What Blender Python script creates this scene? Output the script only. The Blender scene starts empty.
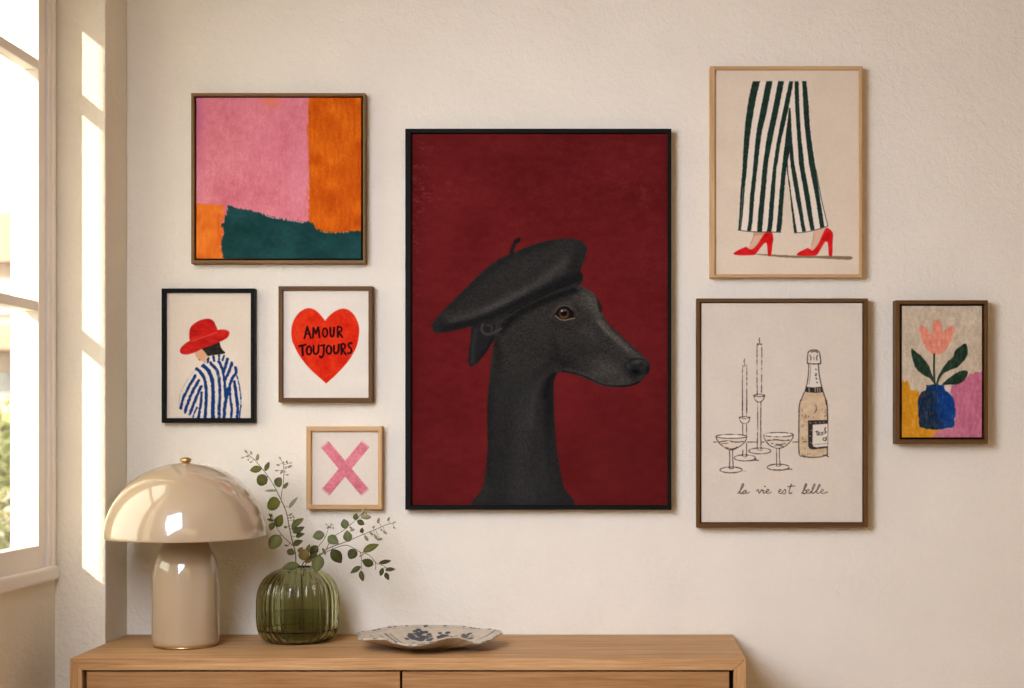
import bpy, bmesh, math, random
import numpy as np
from mathutils import Vector, Matrix

# ------------------------------------------------------------------ camera model
F, PX, PY, D = 1520.0, 620.0, 430.0, 4.0       # focal (px), principal point, distance to the back wall
ZC = 1.3375                                    # camera height
TOPZ = 0.80                                    # sideboard top

def P(px, py, y=0.0):
    d = D + y
    return Vector(((px - PX) * d / F, y, ZC - (py - PY) * d / F))

C = bpy.context.scene.collection
rng = random.Random(7)

# ------------------------------------------------------------------ helpers
def lin(c):
    a = np.asarray(c, dtype=np.float64) / 255.0
    return np.where(a <= 0.04045, a / 12.92, ((a + 0.055) / 1.055) ** 2.4)

GAIN = np.array([1.08, 1.02, 1.03])            # light falling on the back wall
def alb(c, g=1.0):
    v = np.clip(lin(c) / (GAIN * g), 0, 0.93)
    return (float(v[0]), float(v[1]), float(v[2]))

def rgba(c): return (c[0], c[1], c[2], 1.0)

def new_mat(name):
    m = bpy.data.materials.new(name); m.use_nodes = True
    nt = m.node_tree
    return m, nt, nt.nodes['Principled BSDF']

def node(nt, t, **kw):
    n = nt.nodes.new(t)
    for k, v in kw.items():
        if k in n.inputs.keys(): n.inputs[k].default_value = v
        else: setattr(n, k, v)
    return n

def plain(name, col, rough=0.5, metal=0.0, spec=0.5, coat=0.0):
    m, nt, b = new_mat(name)
    b.inputs['Base Color'].default_value = rgba(col)
    b.inputs['Roughness'].default_value = rough
    b.inputs['Metallic'].default_value = metal
    b.inputs['Specular IOR Level'].default_value = spec
    b.inputs['Coat Weight'].default_value = coat
    return m

def plaster(name, col, scale=60, bump=0.25, mottle=0.05):
    m, nt, b = new_mat(name)
    tc = node(nt, 'ShaderNodeTexCoord')
    n1 = node(nt, 'ShaderNodeTexNoise', Scale=scale, Detail=6.0, Roughness=0.6)
    n2 = node(nt, 'ShaderNodeTexNoise', Scale=5.0, Detail=4.0)
    n3 = node(nt, 'ShaderNodeTexNoise', Scale=scale * 3.5, Detail=3.0)
    for n in (n1, n2, n3): nt.links.new(tc.outputs['Object'], n.inputs['Vector'])
    r = node(nt, 'ShaderNodeValToRGB')
    r.color_ramp.elements[0].position = 0.3; r.color_ramp.elements[1].position = 0.7
    r.color_ramp.elements[0].color = rgba([c * (1 - mottle) for c in col])
    r.color_ramp.elements[1].color = rgba([min(0.95, c * (1 + mottle * .5)) for c in col])
    nt.links.new(n2.outputs['Fac'], r.inputs['Fac'])
    nt.links.new(r.outputs['Color'], b.inputs['Base Color'])
    add = node(nt, 'ShaderNodeMath', operation='ADD')
    mul = node(nt, 'ShaderNodeMath', operation='MULTIPLY'); mul.inputs[1].default_value = 0.35
    nt.links.new(n3.outputs['Fac'], mul.inputs[0])
    nt.links.new(n1.outputs['Fac'], add.inputs[0]); nt.links.new(mul.outputs[0], add.inputs[1])
    bp = node(nt, 'ShaderNodeBump', Strength=bump, Distance=0.006)
    nt.links.new(add.outputs[0], bp.inputs['Height'])
    nt.links.new(bp.outputs['Normal'], b.inputs['Normal'])
    b.inputs['Roughness'].default_value = 0.9
    b.inputs['Specular IOR Level'].default_value = 0.15
    return m

def wood(name, dark, mid, light, su=2.2, sv=55, rough=0.5, bump=0.15, coat=0.0):
    m, nt, b = new_mat(name)
    uv = node(nt, 'ShaderNodeUVMap', uv_map='grain')
    mp = node(nt, 'ShaderNodeMapping'); mp.inputs['Scale'].default_value = (su, sv, 1)
    nt.links.new(uv.outputs['UV'], mp.inputs['Vector'])
    mp2 = node(nt, 'ShaderNodeMapping'); mp2.inputs['Scale'].default_value = (su * 4, sv * 5, 1)
    nt.links.new(uv.outputs['UV'], mp2.inputs['Vector'])
    n1 = node(nt, 'ShaderNodeTexNoise', Scale=1.0, Detail=7.0, Roughness=0.62, Distortion=0.9)
    n2 = node(nt, 'ShaderNodeTexNoise', Scale=1.0, Detail=3.0, Roughness=0.6)
    nt.links.new(mp.outputs[0], n1.inputs['Vector']); nt.links.new(mp2.outputs[0], n2.inputs['Vector'])
    mx = node(nt, 'ShaderNodeMath', operation='MULTIPLY_ADD'); mx.inputs[1].default_value = 0.4
    nt.links.new(n2.outputs['Fac'], mx.inputs[0])
    ml = node(nt, 'ShaderNodeMath', operation='MULTIPLY'); ml.inputs[1].default_value = 0.65
    nt.links.new(n1.outputs['Fac'], ml.inputs[0]); nt.links.new(ml.outputs[0], mx.inputs[2])
    r = node(nt, 'ShaderNodeValToRGB')
    e = r.color_ramp.elements
    e[0].position = 0.33; e[0].color = rgba(dark)
    e[1].position = 0.68; e[1].color = rgba(light)
    k = e.new(0.5); k.color = rgba(mid)
    nt.links.new(mx.outputs[0], r.inputs['Fac'])
    nt.links.new(r.outputs['Color'], b.inputs['Base Color'])
    bp = node(nt, 'ShaderNodeBump', Strength=bump, Distance=0.001)
    nt.links.new(mx.outputs[0], bp.inputs['Height']); nt.links.new(bp.outputs['Normal'], b.inputs['Normal'])
    b.inputs['Roughness'].default_value = rough
    b.inputs['Specular IOR Level'].default_value = 0.35
    b.inputs['Coat Weight'].default_value = coat
    return m

def art_mat(name, rough=0.75, weave=900.0, bump=0.12, paint=0.0):
    m, nt, b = new_mat(name)
    at = node(nt, 'ShaderNodeAttribute', attribute_name='paint')
    tc = node(nt, 'ShaderNodeTexCoord')
    n1 = node(nt, 'ShaderNodeTexNoise', Scale=weave, Detail=2.0)
    n2 = node(nt, 'ShaderNodeTexNoise', Scale=70.0, Detail=5.0, Distortion=1.0)
    mp = node(nt, 'ShaderNodeMapping'); mp.inputs['Scale'].default_value = (1.0, 1.0, 0.3)
    nt.links.new(tc.outputs['Object'], n1.inputs['Vector'])
    nt.links.new(tc.outputs['Object'], mp.inputs['Vector']); nt.links.new(mp.outputs[0], n2.inputs['Vector'])
    nt.links.new(at.outputs['Color'], b.inputs['Base Color'])
    ma = node(nt, 'ShaderNodeMath', operation='MULTIPLY_ADD'); ma.inputs[1].default_value = paint
    nt.links.new(n2.outputs['Fac'], ma.inputs[0]); nt.links.new(n1.outputs['Fac'], ma.inputs[2])
    bp = node(nt, 'ShaderNodeBump', Strength=bump, Distance=0.001)
    nt.links.new(ma.outputs[0], bp.inputs['Height']); nt.links.new(bp.outputs['Normal'], b.inputs['Normal'])
    b.inputs['Roughness'].default_value = rough
    b.inputs['Specular IOR Level'].default_value = 0.05
    return m

def link(name, me, mat, parent=None, origin=None, smooth=False):
    if origin is not None:
        me.transform(Matrix.Translation(-Vector(origin)))
    o = bpy.data.objects.new(name, me); C.objects.link(o)
    if mat is not None:
        for mm in (mat if isinstance(mat, (list, tuple)) else [mat]): me.materials.append(mm)
    if parent is not None: o.parent = parent
    elif origin is not None: o.location = origin
    if smooth:
        me.polygons.foreach_set('use_smooth', [True] * len(me.polygons))
    return o

def obj(name, bm, mat, parent=None, origin=None, smooth=False):
    if parent is not None and origin is None:
        q, w = parent, Vector((0, 0, 0))
        while q is not None: w += q.location; q = q.parent
        origin = w
    me = bpy.data.meshes.new(name)
    bm.normal_update(); bm.to_mesh(me); bm.free()
    return link(name, me, mat, parent, origin, smooth)

def tag(o, label=None, cat=None, group=None, kind=None):
    if label: o['label'] = label
    if cat: o['category'] = cat
    if group: o['group'] = group
    if kind: o['kind'] = kind
    return o

def thing(name, loc, label, cat, group=None):
    o = bpy.data.objects.new(name, None); C.objects.link(o)
    o.location = loc; o.empty_display_size = 0.05
    return tag(o, label, cat, group)

def struct(name, bm, mat, parent=None, **kw):
    o = obj(name, bm, mat, parent, **kw)
    if parent is None: o['kind'] = 'structure'
    return o

def face_uv(bm, faces, axis):
    """grain UVs: u runs along the given axis"""
    uvl = bm.loops.layers.uv.get('grain') or bm.loops.layers.uv.new('grain')
    off = rng.random() * 7
    others = [a for a in range(3) if a != axis]
    for f in faces:
        n = f.normal
        a2 = max(others, key=lambda a: 1 - abs(n[a]))
        a3 = [a for a in others if a != a2][0]
        for l in f.loops:
            l[uvl].uv = (l.vert.co[axis] + off, l.vert.co[a2] + 0.35 * l.vert.co[a3] + off * 1.7)

def box(bm, x0, x1, y0, y1, z0, z1, bevel=0.0, grain=None):
    r = bmesh.ops.create_cube(bm, size=1.0)
    vs = r['verts']
    for v in vs:
        v.co = Vector((x0 + (v.co.x + .5) * (x1 - x0), y0 + (v.co.y + .5) * (y1 - y0), z0 + (v.co.z + .5) * (z1 - z0)))
    fs = set(f for v in vs for f in v.link_faces)
    if bevel:
        es = set(e for v in vs for e in v.link_edges)
        rr = bmesh.ops.bevel(bm, geom=list(es), offset=bevel, segments=2, profile=0.6, affect='EDGES')
        fs = set(f for f in rr['faces']) | set(f for f in fs if f.is_valid)
        fs |= set(f for v in rr['verts'] for f in v.link_faces)
    bm.normal_update()
    if grain is not None: face_uv(bm, [f for f in fs if f.is_valid], grain)

def prism(bm, pts, y0, y1, bevel=0.0, grain=None):
    """polygon in xz extruded along y"""
    a = [bm.verts.new((p[0], y0, p[1])) for p in pts]
    b = [bm.verts.new((p[0], y1, p[1])) for p in pts]
    n = len(pts); fs = []
    for i in range(n):
        j = (i + 1) % n
        fs.append(bm.faces.new((a[i], a[j], b[j], b[i])))
    fs.append(bm.faces.new(a[::-1])); fs.append(bm.faces.new(b))
    bmesh.ops.recalc_face_normals(bm, faces=fs)
    if bevel:
        es = set(e for f in fs for e in f.edges)
        rr = bmesh.ops.bevel(bm, geom=list(es), offset=bevel, segments=2, profile=0.6, affect='EDGES')
        fs = list(set(f for v in rr['verts'] for f in v.link_faces) | set(f for f in fs if f.is_valid))
    bm.normal_update()
    if grain is not None: face_uv(bm, [f for f in fs if f.is_valid], grain)

def lathe(bm, prof, n=64, center=(0, 0, 0), radial=None):
    """prof: list of (r, z) from bottom to top"""
    cx, cy, cz = center
    rings = []
    for r, z in prof:
        if r < 1e-6:
            rings.append([bm.verts.new((cx, cy, cz + z))])
        else:
            ring = []
            for i in range(n):
                t = 2 * math.pi * i / n
                rr = r * (radial(t, z) if radial else 1.0)
                ring.append(bm.verts.new((cx + rr * math.cos(t), cy + rr * math.sin(t), cz + z)))
            rings.append(ring)
    for A, B in zip(rings[:-1], rings[1:]):
        for i in range(n):
            j = (i + 1) % n
            if len(A) == 1 and len(B) == 1: continue
            if len(A) == 1: bm.faces.new((A[0], B[j], B[i]))
            elif len(B) == 1: bm.faces.new((A[i], A[j], B[0]))
            else: bm.faces.new((A[i], A[j], B[j], B[i]))

def crom(pts, k=6, closed=False):
    """Catmull-Rom through the points"""
    p = [tuple(q) for q in pts]; n = len(p); out = []
    rngi = range(n) if closed else range(n - 1)
    for i in rngi:
        if closed: a, b, c, d = p[(i - 1) % n], p[i], p[(i + 1) % n], p[(i + 2) % n]
        else: a, b, c, d = p[max(i - 1, 0)], p[i], p[i + 1], p[min(i + 2, n - 1)]
        for s in range(k):
            t = s / k
            out.append(tuple(0.5 * ((2 * b[m]) + (c[m] - a[m]) * t + (2 * a[m] - 5 * b[m] + 4 * c[m] - d[m]) * t * t +
                                    (3 * b[m] - a[m] - 3 * c[m] + d[m]) * t ** 3) for m in range(len(b))))
    if not closed: out.append(p[-1])
    return out

def tube(bm, pts, radii, n=7):
    pts = [Vector(p) for p in pts]
    if not isinstance(radii, (list, tuple)): radii = [radii] * len(pts)
    rings = []
    up = Vector((0.3, 1, 0.2)).normalized()
    for i, p in enumerate(pts):
        t = (pts[min(i + 1, len(pts) - 1)] - pts[max(i - 1, 0)])
        t = t.normalized() if t.length > 1e-9 else Vector((0, 0, 1))
        a = t.cross(up)
        if a.length < 1e-4: a = t.cross(Vector((1, 0, 0)))
        a.normalize(); b = t.cross(a).normalized()
        rings.append([bm.verts.new(p + radii[i] * (math.cos(2 * math.pi * k / n) * a + math.sin(2 * math.pi * k / n) * b)) for k in range(n)])
    for A, B in zip(rings[:-1], rings[1:]):
        for k in range(n):
            bm.faces.new((A[k], A[(k + 1) % n], B[(k + 1) % n], B[k]))
    bm.faces.new(rings[0][::-1]); bm.faces.new(rings[-1])

# ------------------------------------------------------------------ painting kit (brushes on a fine grid)
def vnoise(ny, nx, cy, cx, seed):
    """smooth value noise with cy x cx cells"""
    rs = np.random.RandomState(seed)
    cy, cx = max(2, int(cy)), max(2, int(cx))
    g = rs.rand(cy + 2, cx + 2)
    yy = np.linspace(0, cy, ny); xx = np.linspace(0, cx, nx)
    y0 = yy.astype(int); x0 = xx.astype(int)
    ty = yy - y0; tx = xx - x0
    ty = (ty * ty * (3 - 2 * ty))[:, None]; tx = (tx * tx * (3 - 2 * tx))[None, :]
    a = g[np.ix_(y0, x0)]; b = g[np.ix_(y0, x0 + 1)]; c = g[np.ix_(y0 + 1, x0)]; d = g[np.ix_(y0 + 1, x0 + 1)]
    return (a * (1 - tx) + b * tx) * (1 - ty) + (c * (1 - tx) + d * tx) * ty - 0.5

class Art:
    def __init__(s, rect, res, bg):
        s.x0, s.y0, s.x1, s.y1 = rect
        s.nx = int(round((s.x1 - s.x0) * res)) + 1; s.ny = int(round((s.y1 - s.y0) * res)) + 1
        s.X, s.Y = np.meshgrid(np.linspace(s.x0, s.x1, s.nx), np.linspace(s.y0, s.y1, s.ny))
        s.res = res
        s.C = np.empty((s.ny, s.nx, 3)); s.C[:] = bg
        s.seed = int(s.x0 * 7 + s.y0)
    def noise(s, sx, sy, k=0):
        return vnoise(s.ny, s.nx, (s.y1 - s.y0) / sy, (s.x1 - s.x0) / sx, s.seed + k)
    def grain(s, k=0):
        return np.random.RandomState(s.seed + 99 + k).rand(s.ny, s.nx) - 0.5
    def sd_poly(s, pts, pad=3.0):
        p = np.array(pts, float)
        out = np.full(s.X.shape, 99.0)
        i0 = max(0, int((p[:, 1].min() - pad - s.y0) * s.res)); i1 = min(s.ny, int((p[:, 1].max() + pad - s.y0) * s.res) + 2)
        j0 = max(0, int((p[:, 0].min() - pad - s.x0) * s.res)); j1 = min(s.nx, int((p[:, 0].max() + pad - s.x0) * s.res) + 2)
        if i1 <= i0 or j1 <= j0: return out
        X = s.X[i0:i1, j0:j1]; Y = s.Y[i0:i1, j0:j1]
        d2 = np.full(X.shape, 1e9); ins = np.zeros(X.shape, bool)
        n = len(p)
        for k in range(n):
            a = p[k]; b = p[(k + 1) % n]; e = b - a
            L = max(e @ e, 1e-12)
            t = np.clip(((X - a[0]) * e[0] + (Y - a[1]) * e[1]) / L, 0, 1)
            d2 = np.minimum(d2, (X - a[0] - t * e[0]) ** 2 + (Y - a[1] - t * e[1]) ** 2)
            if a[1] != b[1]:
                c = ((a[1] > Y) != (b[1] > Y)) & (X < (b[0] - a[0]) * (Y - a[1]) / (b[1] - a[1]) + a[0])
                ins ^= c
        d = np.sqrt(d2)
        out[i0:i1, j0:j1] = np.where(ins, -d, d)
        return out
    def sd_line(s, pts, pad=6.0):
        """distance and nothing else; widths are handled by the caller"""
        p = np.array(pts, float)
        out = np.full(s.X.shape, 99.0)
        i0 = max(0, int((p[:, 1].min() - pad - s.y0) * s.res)); i1 = min(s.ny, int((p[:, 1].max() + pad - s.y0) * s.res) + 2)
        j0 = max(0, int((p[:, 0].min() - pad - s.x0) * s.res)); j1 = min(s.nx, int((p[:, 0].max() + pad - s.x0) * s.res) + 2)
        if i1 <= i0 or j1 <= j0: return out
        X = s.X[i0:i1, j0:j1]; Y = s.Y[i0:i1, j0:j1]
        d2 = np.full(X.shape, 1e9)
        for a, b in zip(p[:-1], p[1:]):
            e = b - a; L = max(e @ e, 1e-12)
            t = np.clip(((X - a[0]) * e[0] + (Y - a[1]) * e[1]) / L, 0, 1)
            d2 = np.minimum(d2, (X - a[0] - t * e[0]) ** 2 + (Y - a[1] - t * e[1]) ** 2)
        out[i0:i1, j0:j1] = np.sqrt(d2)
        return out
    def mask(s, sd, soft=0.9): return np.clip(0.5 - sd / soft, 0, 1)
    def lay(s, m, col):
        s.C = s.C * (1 - m[..., None]) + np.asarray(col, float) * m[..., None]
    def poly(s, pts, col, smooth=True, soft=0.9, wob=0.0, wscale=3.0, k=4):
        q = crom(pts, k, True) if smooth else pts
        sd = s.sd_poly(q, pad=4 + wob * 2)
        if wob: sd = sd + wob * 2 * s.noise(wscale, wscale, len(pts) * 13 + int(pts[0][0]))
        m = s.mask(sd, soft); s.lay(m, col); return m
    def line(s, pts, w, col, smooth=True, soft=0.9, wob=0.0, alpha=1.0, broken=0.0):
        q = crom(pts, 5) if smooth and len(pts) > 2 else pts
        sd = s.sd_line(q, pad=w + 3) - w / 2
        if wob: sd = sd + wob * 2 * s.noise(2.0, 2.0, len(pts) * 17 + int(pts[0][0] * 3))
        m = s.mask(sd, soft) * alpha
        if broken: m = m * np.clip(1.0 - broken * np.clip(s.noise(2.5, 2.5, 31) * 4 - 0.2, 0, 1), 0, 1)
        s.lay(m, col); return m
    def blob(s, cx, cy, rx, ry, ang=0.0):
        a = math.radians(ang); c, n = math.cos(a), math.sin(a)
        u = (s.X - cx) * c + (s.Y - cy) * n; v = -(s.X - cx) * n + (s.Y - cy) * c
        return np.exp(-((u / rx) ** 2 + (v / ry) ** 2))
    def soft_line(s, pts, w):
        q = crom(pts, 5) if len(pts) > 2 else pts
        d = s.sd_line(q, pad=w * 3.5)
        return np.exp(-(d / w) ** 2)

def off(pts, ox, oy, sc, dy=0.0): return [(ox + x / sc, oy + (y + dy) / sc) for x, y in pts]
def ell(cx, cy, rx, ry, n=24, a0=0, a1=360): return [(cx + rx * math.cos(math.radians(a0 + (a1 - a0) * i / n)), cy + ry * math.sin(math.radians(a0 + (a1 - a0) * i / n))) for i in range(n + (0 if a1 - a0 == 360 else 1))]

def art_mesh(art, name, yplane, back, mat, parent, gain=1.0):
    """the painted sheet as a closed slab: fine grid in front, sides and back behind it"""
    ny, nx = art.ny, art.nx
    d = D + yplane
    co = np.empty((ny, nx, 3)); co[..., 0] = (art.X - PX) * d / F; co[..., 1] = yplane; co[..., 2] = ZC - (art.Y - PY) * d / F
    co = co.reshape(-1, 3); N = ny * nx
    idx = np.arange(N).reshape(ny, nx)
    quads = np.stack([idx[:-1, :-1], idx[1:, :-1], idx[1:, 1:], idx[:-1, 1:]], -1).reshape(-1, 4)
    tl, tr, bl, br = co[idx[0, 0]], co[idx[0, -1]], co[idx[-1, 0]], co[idx[-1, -1]]
    bk = np.array([tl, tr, br, bl]); bk[:, 1] = back
    co = np.vstack([co, bk])
    T, R, B_, L_ = N, N + 1, N + 2, N + 3
    ng = [list(idx[0, :]) + [R, T], list(idx[:, -1]) + [B_, R], list(idx[-1, ::-1]) + [L_, B_], list(idx[::-1, 0]) + [T, L_], [T, R, B_, L_]]
    me = bpy.data.meshes.new(name)
    loops = np.concatenate([quads.ravel()] + [np.array(g) for g in ng]).astype(np.int32)
    tot = np.concatenate([np.full(len(quads), 4), [len(g) for g in ng]]).astype(np.int32)
    st = np.concatenate([[0], np.cumsum(tot)[:-1]]).astype(np.int32)
    me.vertices.add(len(co)); me.vertices.foreach_set('co', (co - np.array(parent.location)).ravel().astype(np.float32))
    me.loops.add(len(loops)); me.loops.foreach_set('vertex_index', loops)
    me.polygons.add(len(tot)); me.polygons.foreach_set('loop_start', st)
    try: me.polygons.foreach_set('loop_total', tot)
    except Exception: pass
    me.update(calc_edges=True)
    col = np.clip(lin(np.clip(art.C, 0, 255)).reshape(-1, 3) / (GAIN * gain), 0, 0.93)
    col = np.vstack([col, col[[0, nx - 1, N - 1, N - nx]]])
    at = me.color_attributes.new('paint', 'FLOAT_COLOR', 'POINT')
    at.data.foreach_set('color', np.hstack([col, np.ones((len(col), 1))]).ravel().astype(np.float32))
    o = bpy.data.objects.new(name, me); C.objects.link(o); o.parent = parent
    me.materials.append(mat)
    return o
# ------------------------------------------------------------------ the eight pictures (painted in photo pixels)
def paint_abstract():
    a = Art((196.4, 97.8, 361.0, 258.6), 2.0, (218, 123, 132))
    st = a.noise(2.4, 9, 1) * .35 + a.noise(6, 5, 2) * .5 + a.noise(1.2, 1.7, 3) * .6 + a.noise(28, 28, 4) * 1.0
    a.C += st[..., None] * np.array([16, 26, 22])
    a.lay(np.clip(a.blob(196, 112, 10, 30) * .55 + a.blob(198, 160, 7, 45) * .2, 0, .7), (192, 98, 140))
    a.lay(np.clip(a.blob(300, 172, 14, 50) * .35 + a.blob(245, 100, 30, 10) * .2, 0, .5), (238, 160, 172))
    a.lay(np.clip(a.blob(270, 98, 9, 9) * 1.0 + a.noise(3, 2, 9) * .5 * a.blob(270, 100, 12, 10), 0, .75), (228, 122, 92))
    a.lay(np.clip(a.blob(262, 140, 16, 28) * .3, 0, .5), (206, 102, 124))
    # orange block on the right
    wob = a.noise(3.0, 30, 11) * 3.0 + a.noise(1.0, 3.0, 12) * 1.6
    m = a.mask(308.2 - a.X + wob + np.clip((a.Y - 180) / 60, 0, 1) * 0.5, 1.4)
    oc = np.array([207, 91, 6.0]) + (a.noise(2.2, 9, 13) * .5 + a.noise(1.2, 1.8, 14) * .5 + a.noise(14, 12, 15) * 1.1)[..., None] * np.array([30, 30, 10])
    a.lay(m, oc)
    # orange block lower left
    sd = np.maximum(202.8 - a.Y + a.noise(2, 7, 17) * 3 + (a.X - 196) * .1, a.X - 223.5 + a.noise(2.0, 2, 18) * 9)
    m = a.mask(sd, 1.4)
    a.lay(m, np.array([226, 112, 34.0]) + (a.noise(2, 7, 19) * .6 + a.noise(8, 8, 20))[..., None] * np.array([20, 26, 12]))
    # teal block
    pts = [(228.5, 205.6), (233, 206.3), (238, 208), (250, 210.3), (261.4, 213), (272, 216.8), (279, 218), (293, 220.3), (308, 221.8), (313, 222.6), (315.5, 228.6), (325, 231.8), (337, 232.2), (350, 231), (364, 230.6), (364, 262), (224.5, 262), (223, 256), (220.8, 243), (222.5, 236), (222.8, 224), (226, 215)]
    sd = a.sd_poly(pts, pad=8) + a.noise(1.2, 4, 21) * 1.8 + a.noise(2.0, 2, 22) * 2.2 * np.clip((232 - a.X) / 8, 0, 1)
    m = a.mask(sd, 1.2)
    a.lay(m, np.array([23, 63, 61.0]) + (a.noise(4, 3, 23) * .4 + a.noise(18, 14, 24))[..., None] * np.array([16, 22, 22]))
    m = a.mask(a.sd_line(crom([(262, 213.8), (270, 216.8), (279, 218.4), (292, 220.6), (303, 222.4)], 4)) - .6 + a.noise(1, 2, 25) * 2, 1.0)
    a.lay(m * .7, (232, 160, 165))
    m = a.mask(a.sd_line(crom([(318, 230.6), (328, 232.3), (338, 232.6), (350, 231.3)], 4)) - .4 + a.noise(1, 2, 26) * 2, 1.0)
    a.lay(m * .7, (232, 140, 60))
    a.C += a.grain(1)[..., None] * 7
    return a

def paper(rect, res, col, amp=5):
    a = Art(rect, res, col)
    a.C += ((a.noise(18, 18, 1) + a.noise(1.2, 4, 2) * .6 + a.noise(4, 1.2, 3) * .6)[..., None]) * amp
    return a

def paint_woman():
    a = paper((166.6, 292.6, 251.2, 418.4), 3.0, (222, 204, 183))
    O = lambda pts: off(pts, 160, 300, 10.24)
    B = lambda pts: off(pts, 160, 358, 10.24)
    a.poly(O([(365, 525), (358, 552), (372, 575), (388, 588), (392, 608), (405, 622), (440, 625), (445, 660), (480, 640), (500, 560), (440, 495)]), (214, 160, 120), k=3)
    a.line(O([(398, 606), (412, 610)]), .7, (170, 100, 80))
    a.line(O([(372, 572), (388, 590), (392, 610), (408, 624)]), .4, (170, 110, 80), alpha=.6)
    body = O([(452, 640), (470, 600), (500, 572), (560, 566), (655, 560), (685, 590), (742, 640)]) + B([(790, 150), (818, 270), (832, 400), (832, 520), (822, 625), (345, 625), (300, 585), (262, 562), (208, 518), (196, 440), (212, 360), (258, 262), (318, 170), (370, 108), (420, 70)])
    m = a.poly(body, (222, 206, 190), k=3)
    a.line(B([(370, 108), (318, 170), (258, 262), (212, 360), (196, 440), (208, 518)]), .5, (90, 95, 110), alpha=.5, broken=.8)
    blue = (22, 54, 106)
    def S(pts, w=2.5, b=0.0): a.line(B(pts), w * 1.16, blue, wob=.45, broken=b)
    S([(378, 112), (430, 165), (462, 245), (474, 350), (470, 480), (462, 625)], 2.7)
    S([(448, 82), (498, 135), (530, 215), (542, 330), (543, 625)], 3.2)
    S([(524, 60), (570, 105), (600, 185), (612, 300), (612, 400), (606, 520), (606, 625)], 2.6, .3)
    S([(612, 45), (636, 110), (656, 200), (666, 290), (668, 400)], 2.3)
    S([(694, 315), (676, 430), (660, 540), (656, 625)], 2.8)
    S([(690, 12), (672, 78), (648, 145)], 2.4)
    S([(738, 52), (704, 145), (668, 215)], 2.5)
    S([(770, 96), (778, 150), (738, 212), (716, 290), (720, 420), (736, 520), (728, 605)], 2.3)
    S([(762, 245), (780, 380), (796, 500), (790, 615)], 2.5)
    S([(786, 180), (814, 290), (828, 420), (824, 540), (812, 615)], 1.2, .5)
    S([(362, 182), (292, 300), (236, 420), (214, 512)], 2.2)
    S([(396, 232), (332, 350), (282, 470), (258, 558)], 2.5)
    S([(422, 292), (372, 400), (336, 500), (310, 562)], 2.5)
    S([(426, 358), (416, 470), (402, 560), (394, 625)], 2.3)
    S([(378, 508), (348, 570), (336, 620)], 1.2)
    S([(292, 574), (306, 584)], .9)
    def K(pts, w=2.1): a.line(O(pts), w, blue, wob=.4)
    K([(496, 602), (488, 640)], 2.3); K([(548, 578), (556, 620)], 2.4); K([(604, 565), (606, 610)], 2.0); K([(655, 570), (640, 615)], 1.6)
    K([(520, 640), (552, 690)], 2.2); K([(600, 630), (632, 690)], 2.2); K([(425, 675), (450, 690)], 1.6)
    a.line(O([(458, 650), (478, 605), (500, 578)]), .5, (60, 60, 70), alpha=.6)
    # hair, then the hat over it
    a.poly(O([(430, 492), (448, 520), (470, 545), (492, 572), (540, 566), (585, 560), (668, 545), (640, 510), (620, 475), (600, 425), (520, 460)]), (44, 38, 33), k=3)
    a.C += (a.mask(a.sd_poly(O([(430, 492), (470, 545), (492, 572), (668, 545), (620, 475), (600, 425)])))[..., None]) * a.noise(3, 1, 8)[..., None] * 18
    brim = O([(204, 530), (214, 490), (258, 446), (310, 416), (400, 388), (480, 360), (580, 312), (650, 302), (702, 318), (710, 346), (690, 385), (640, 415), (560, 450), (440, 495), (360, 535), (280, 558), (228, 552)])
    crown = O([(312, 425), (300, 330), (320, 270), (370, 228), (430, 201), (500, 192), (545, 213), (570, 258), (584, 325), (480, 375), (400, 400)])
    red = np.array([184, 28, 24.0]) + (a.noise(4, 2, 5) + a.noise(9, 9, 6))[..., None] * np.array([26, 12, 8])
    a.poly(crown, red, k=4); a.poly(brim, red + 3, k=4)
    a.lay(np.clip(a.soft_line(O([(330, 418), (400, 395), (480, 368), (580, 330)]), .7) * .55, 0, .6), (216, 84, 60))
    a.lay(np.clip(a.soft_line(O([(330, 400), (345, 385), (420, 375)]), 1.4) * .25, 0, .6), (216, 84, 60))
    a.lay(np.clip(a.soft_line(O([(350, 510), (470, 470), (560, 435), (640, 400)]), 1.3) * .3, 0, .6), (150, 22, 20))
    a.C += a.grain(1)[..., None] * 5
    return a

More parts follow.
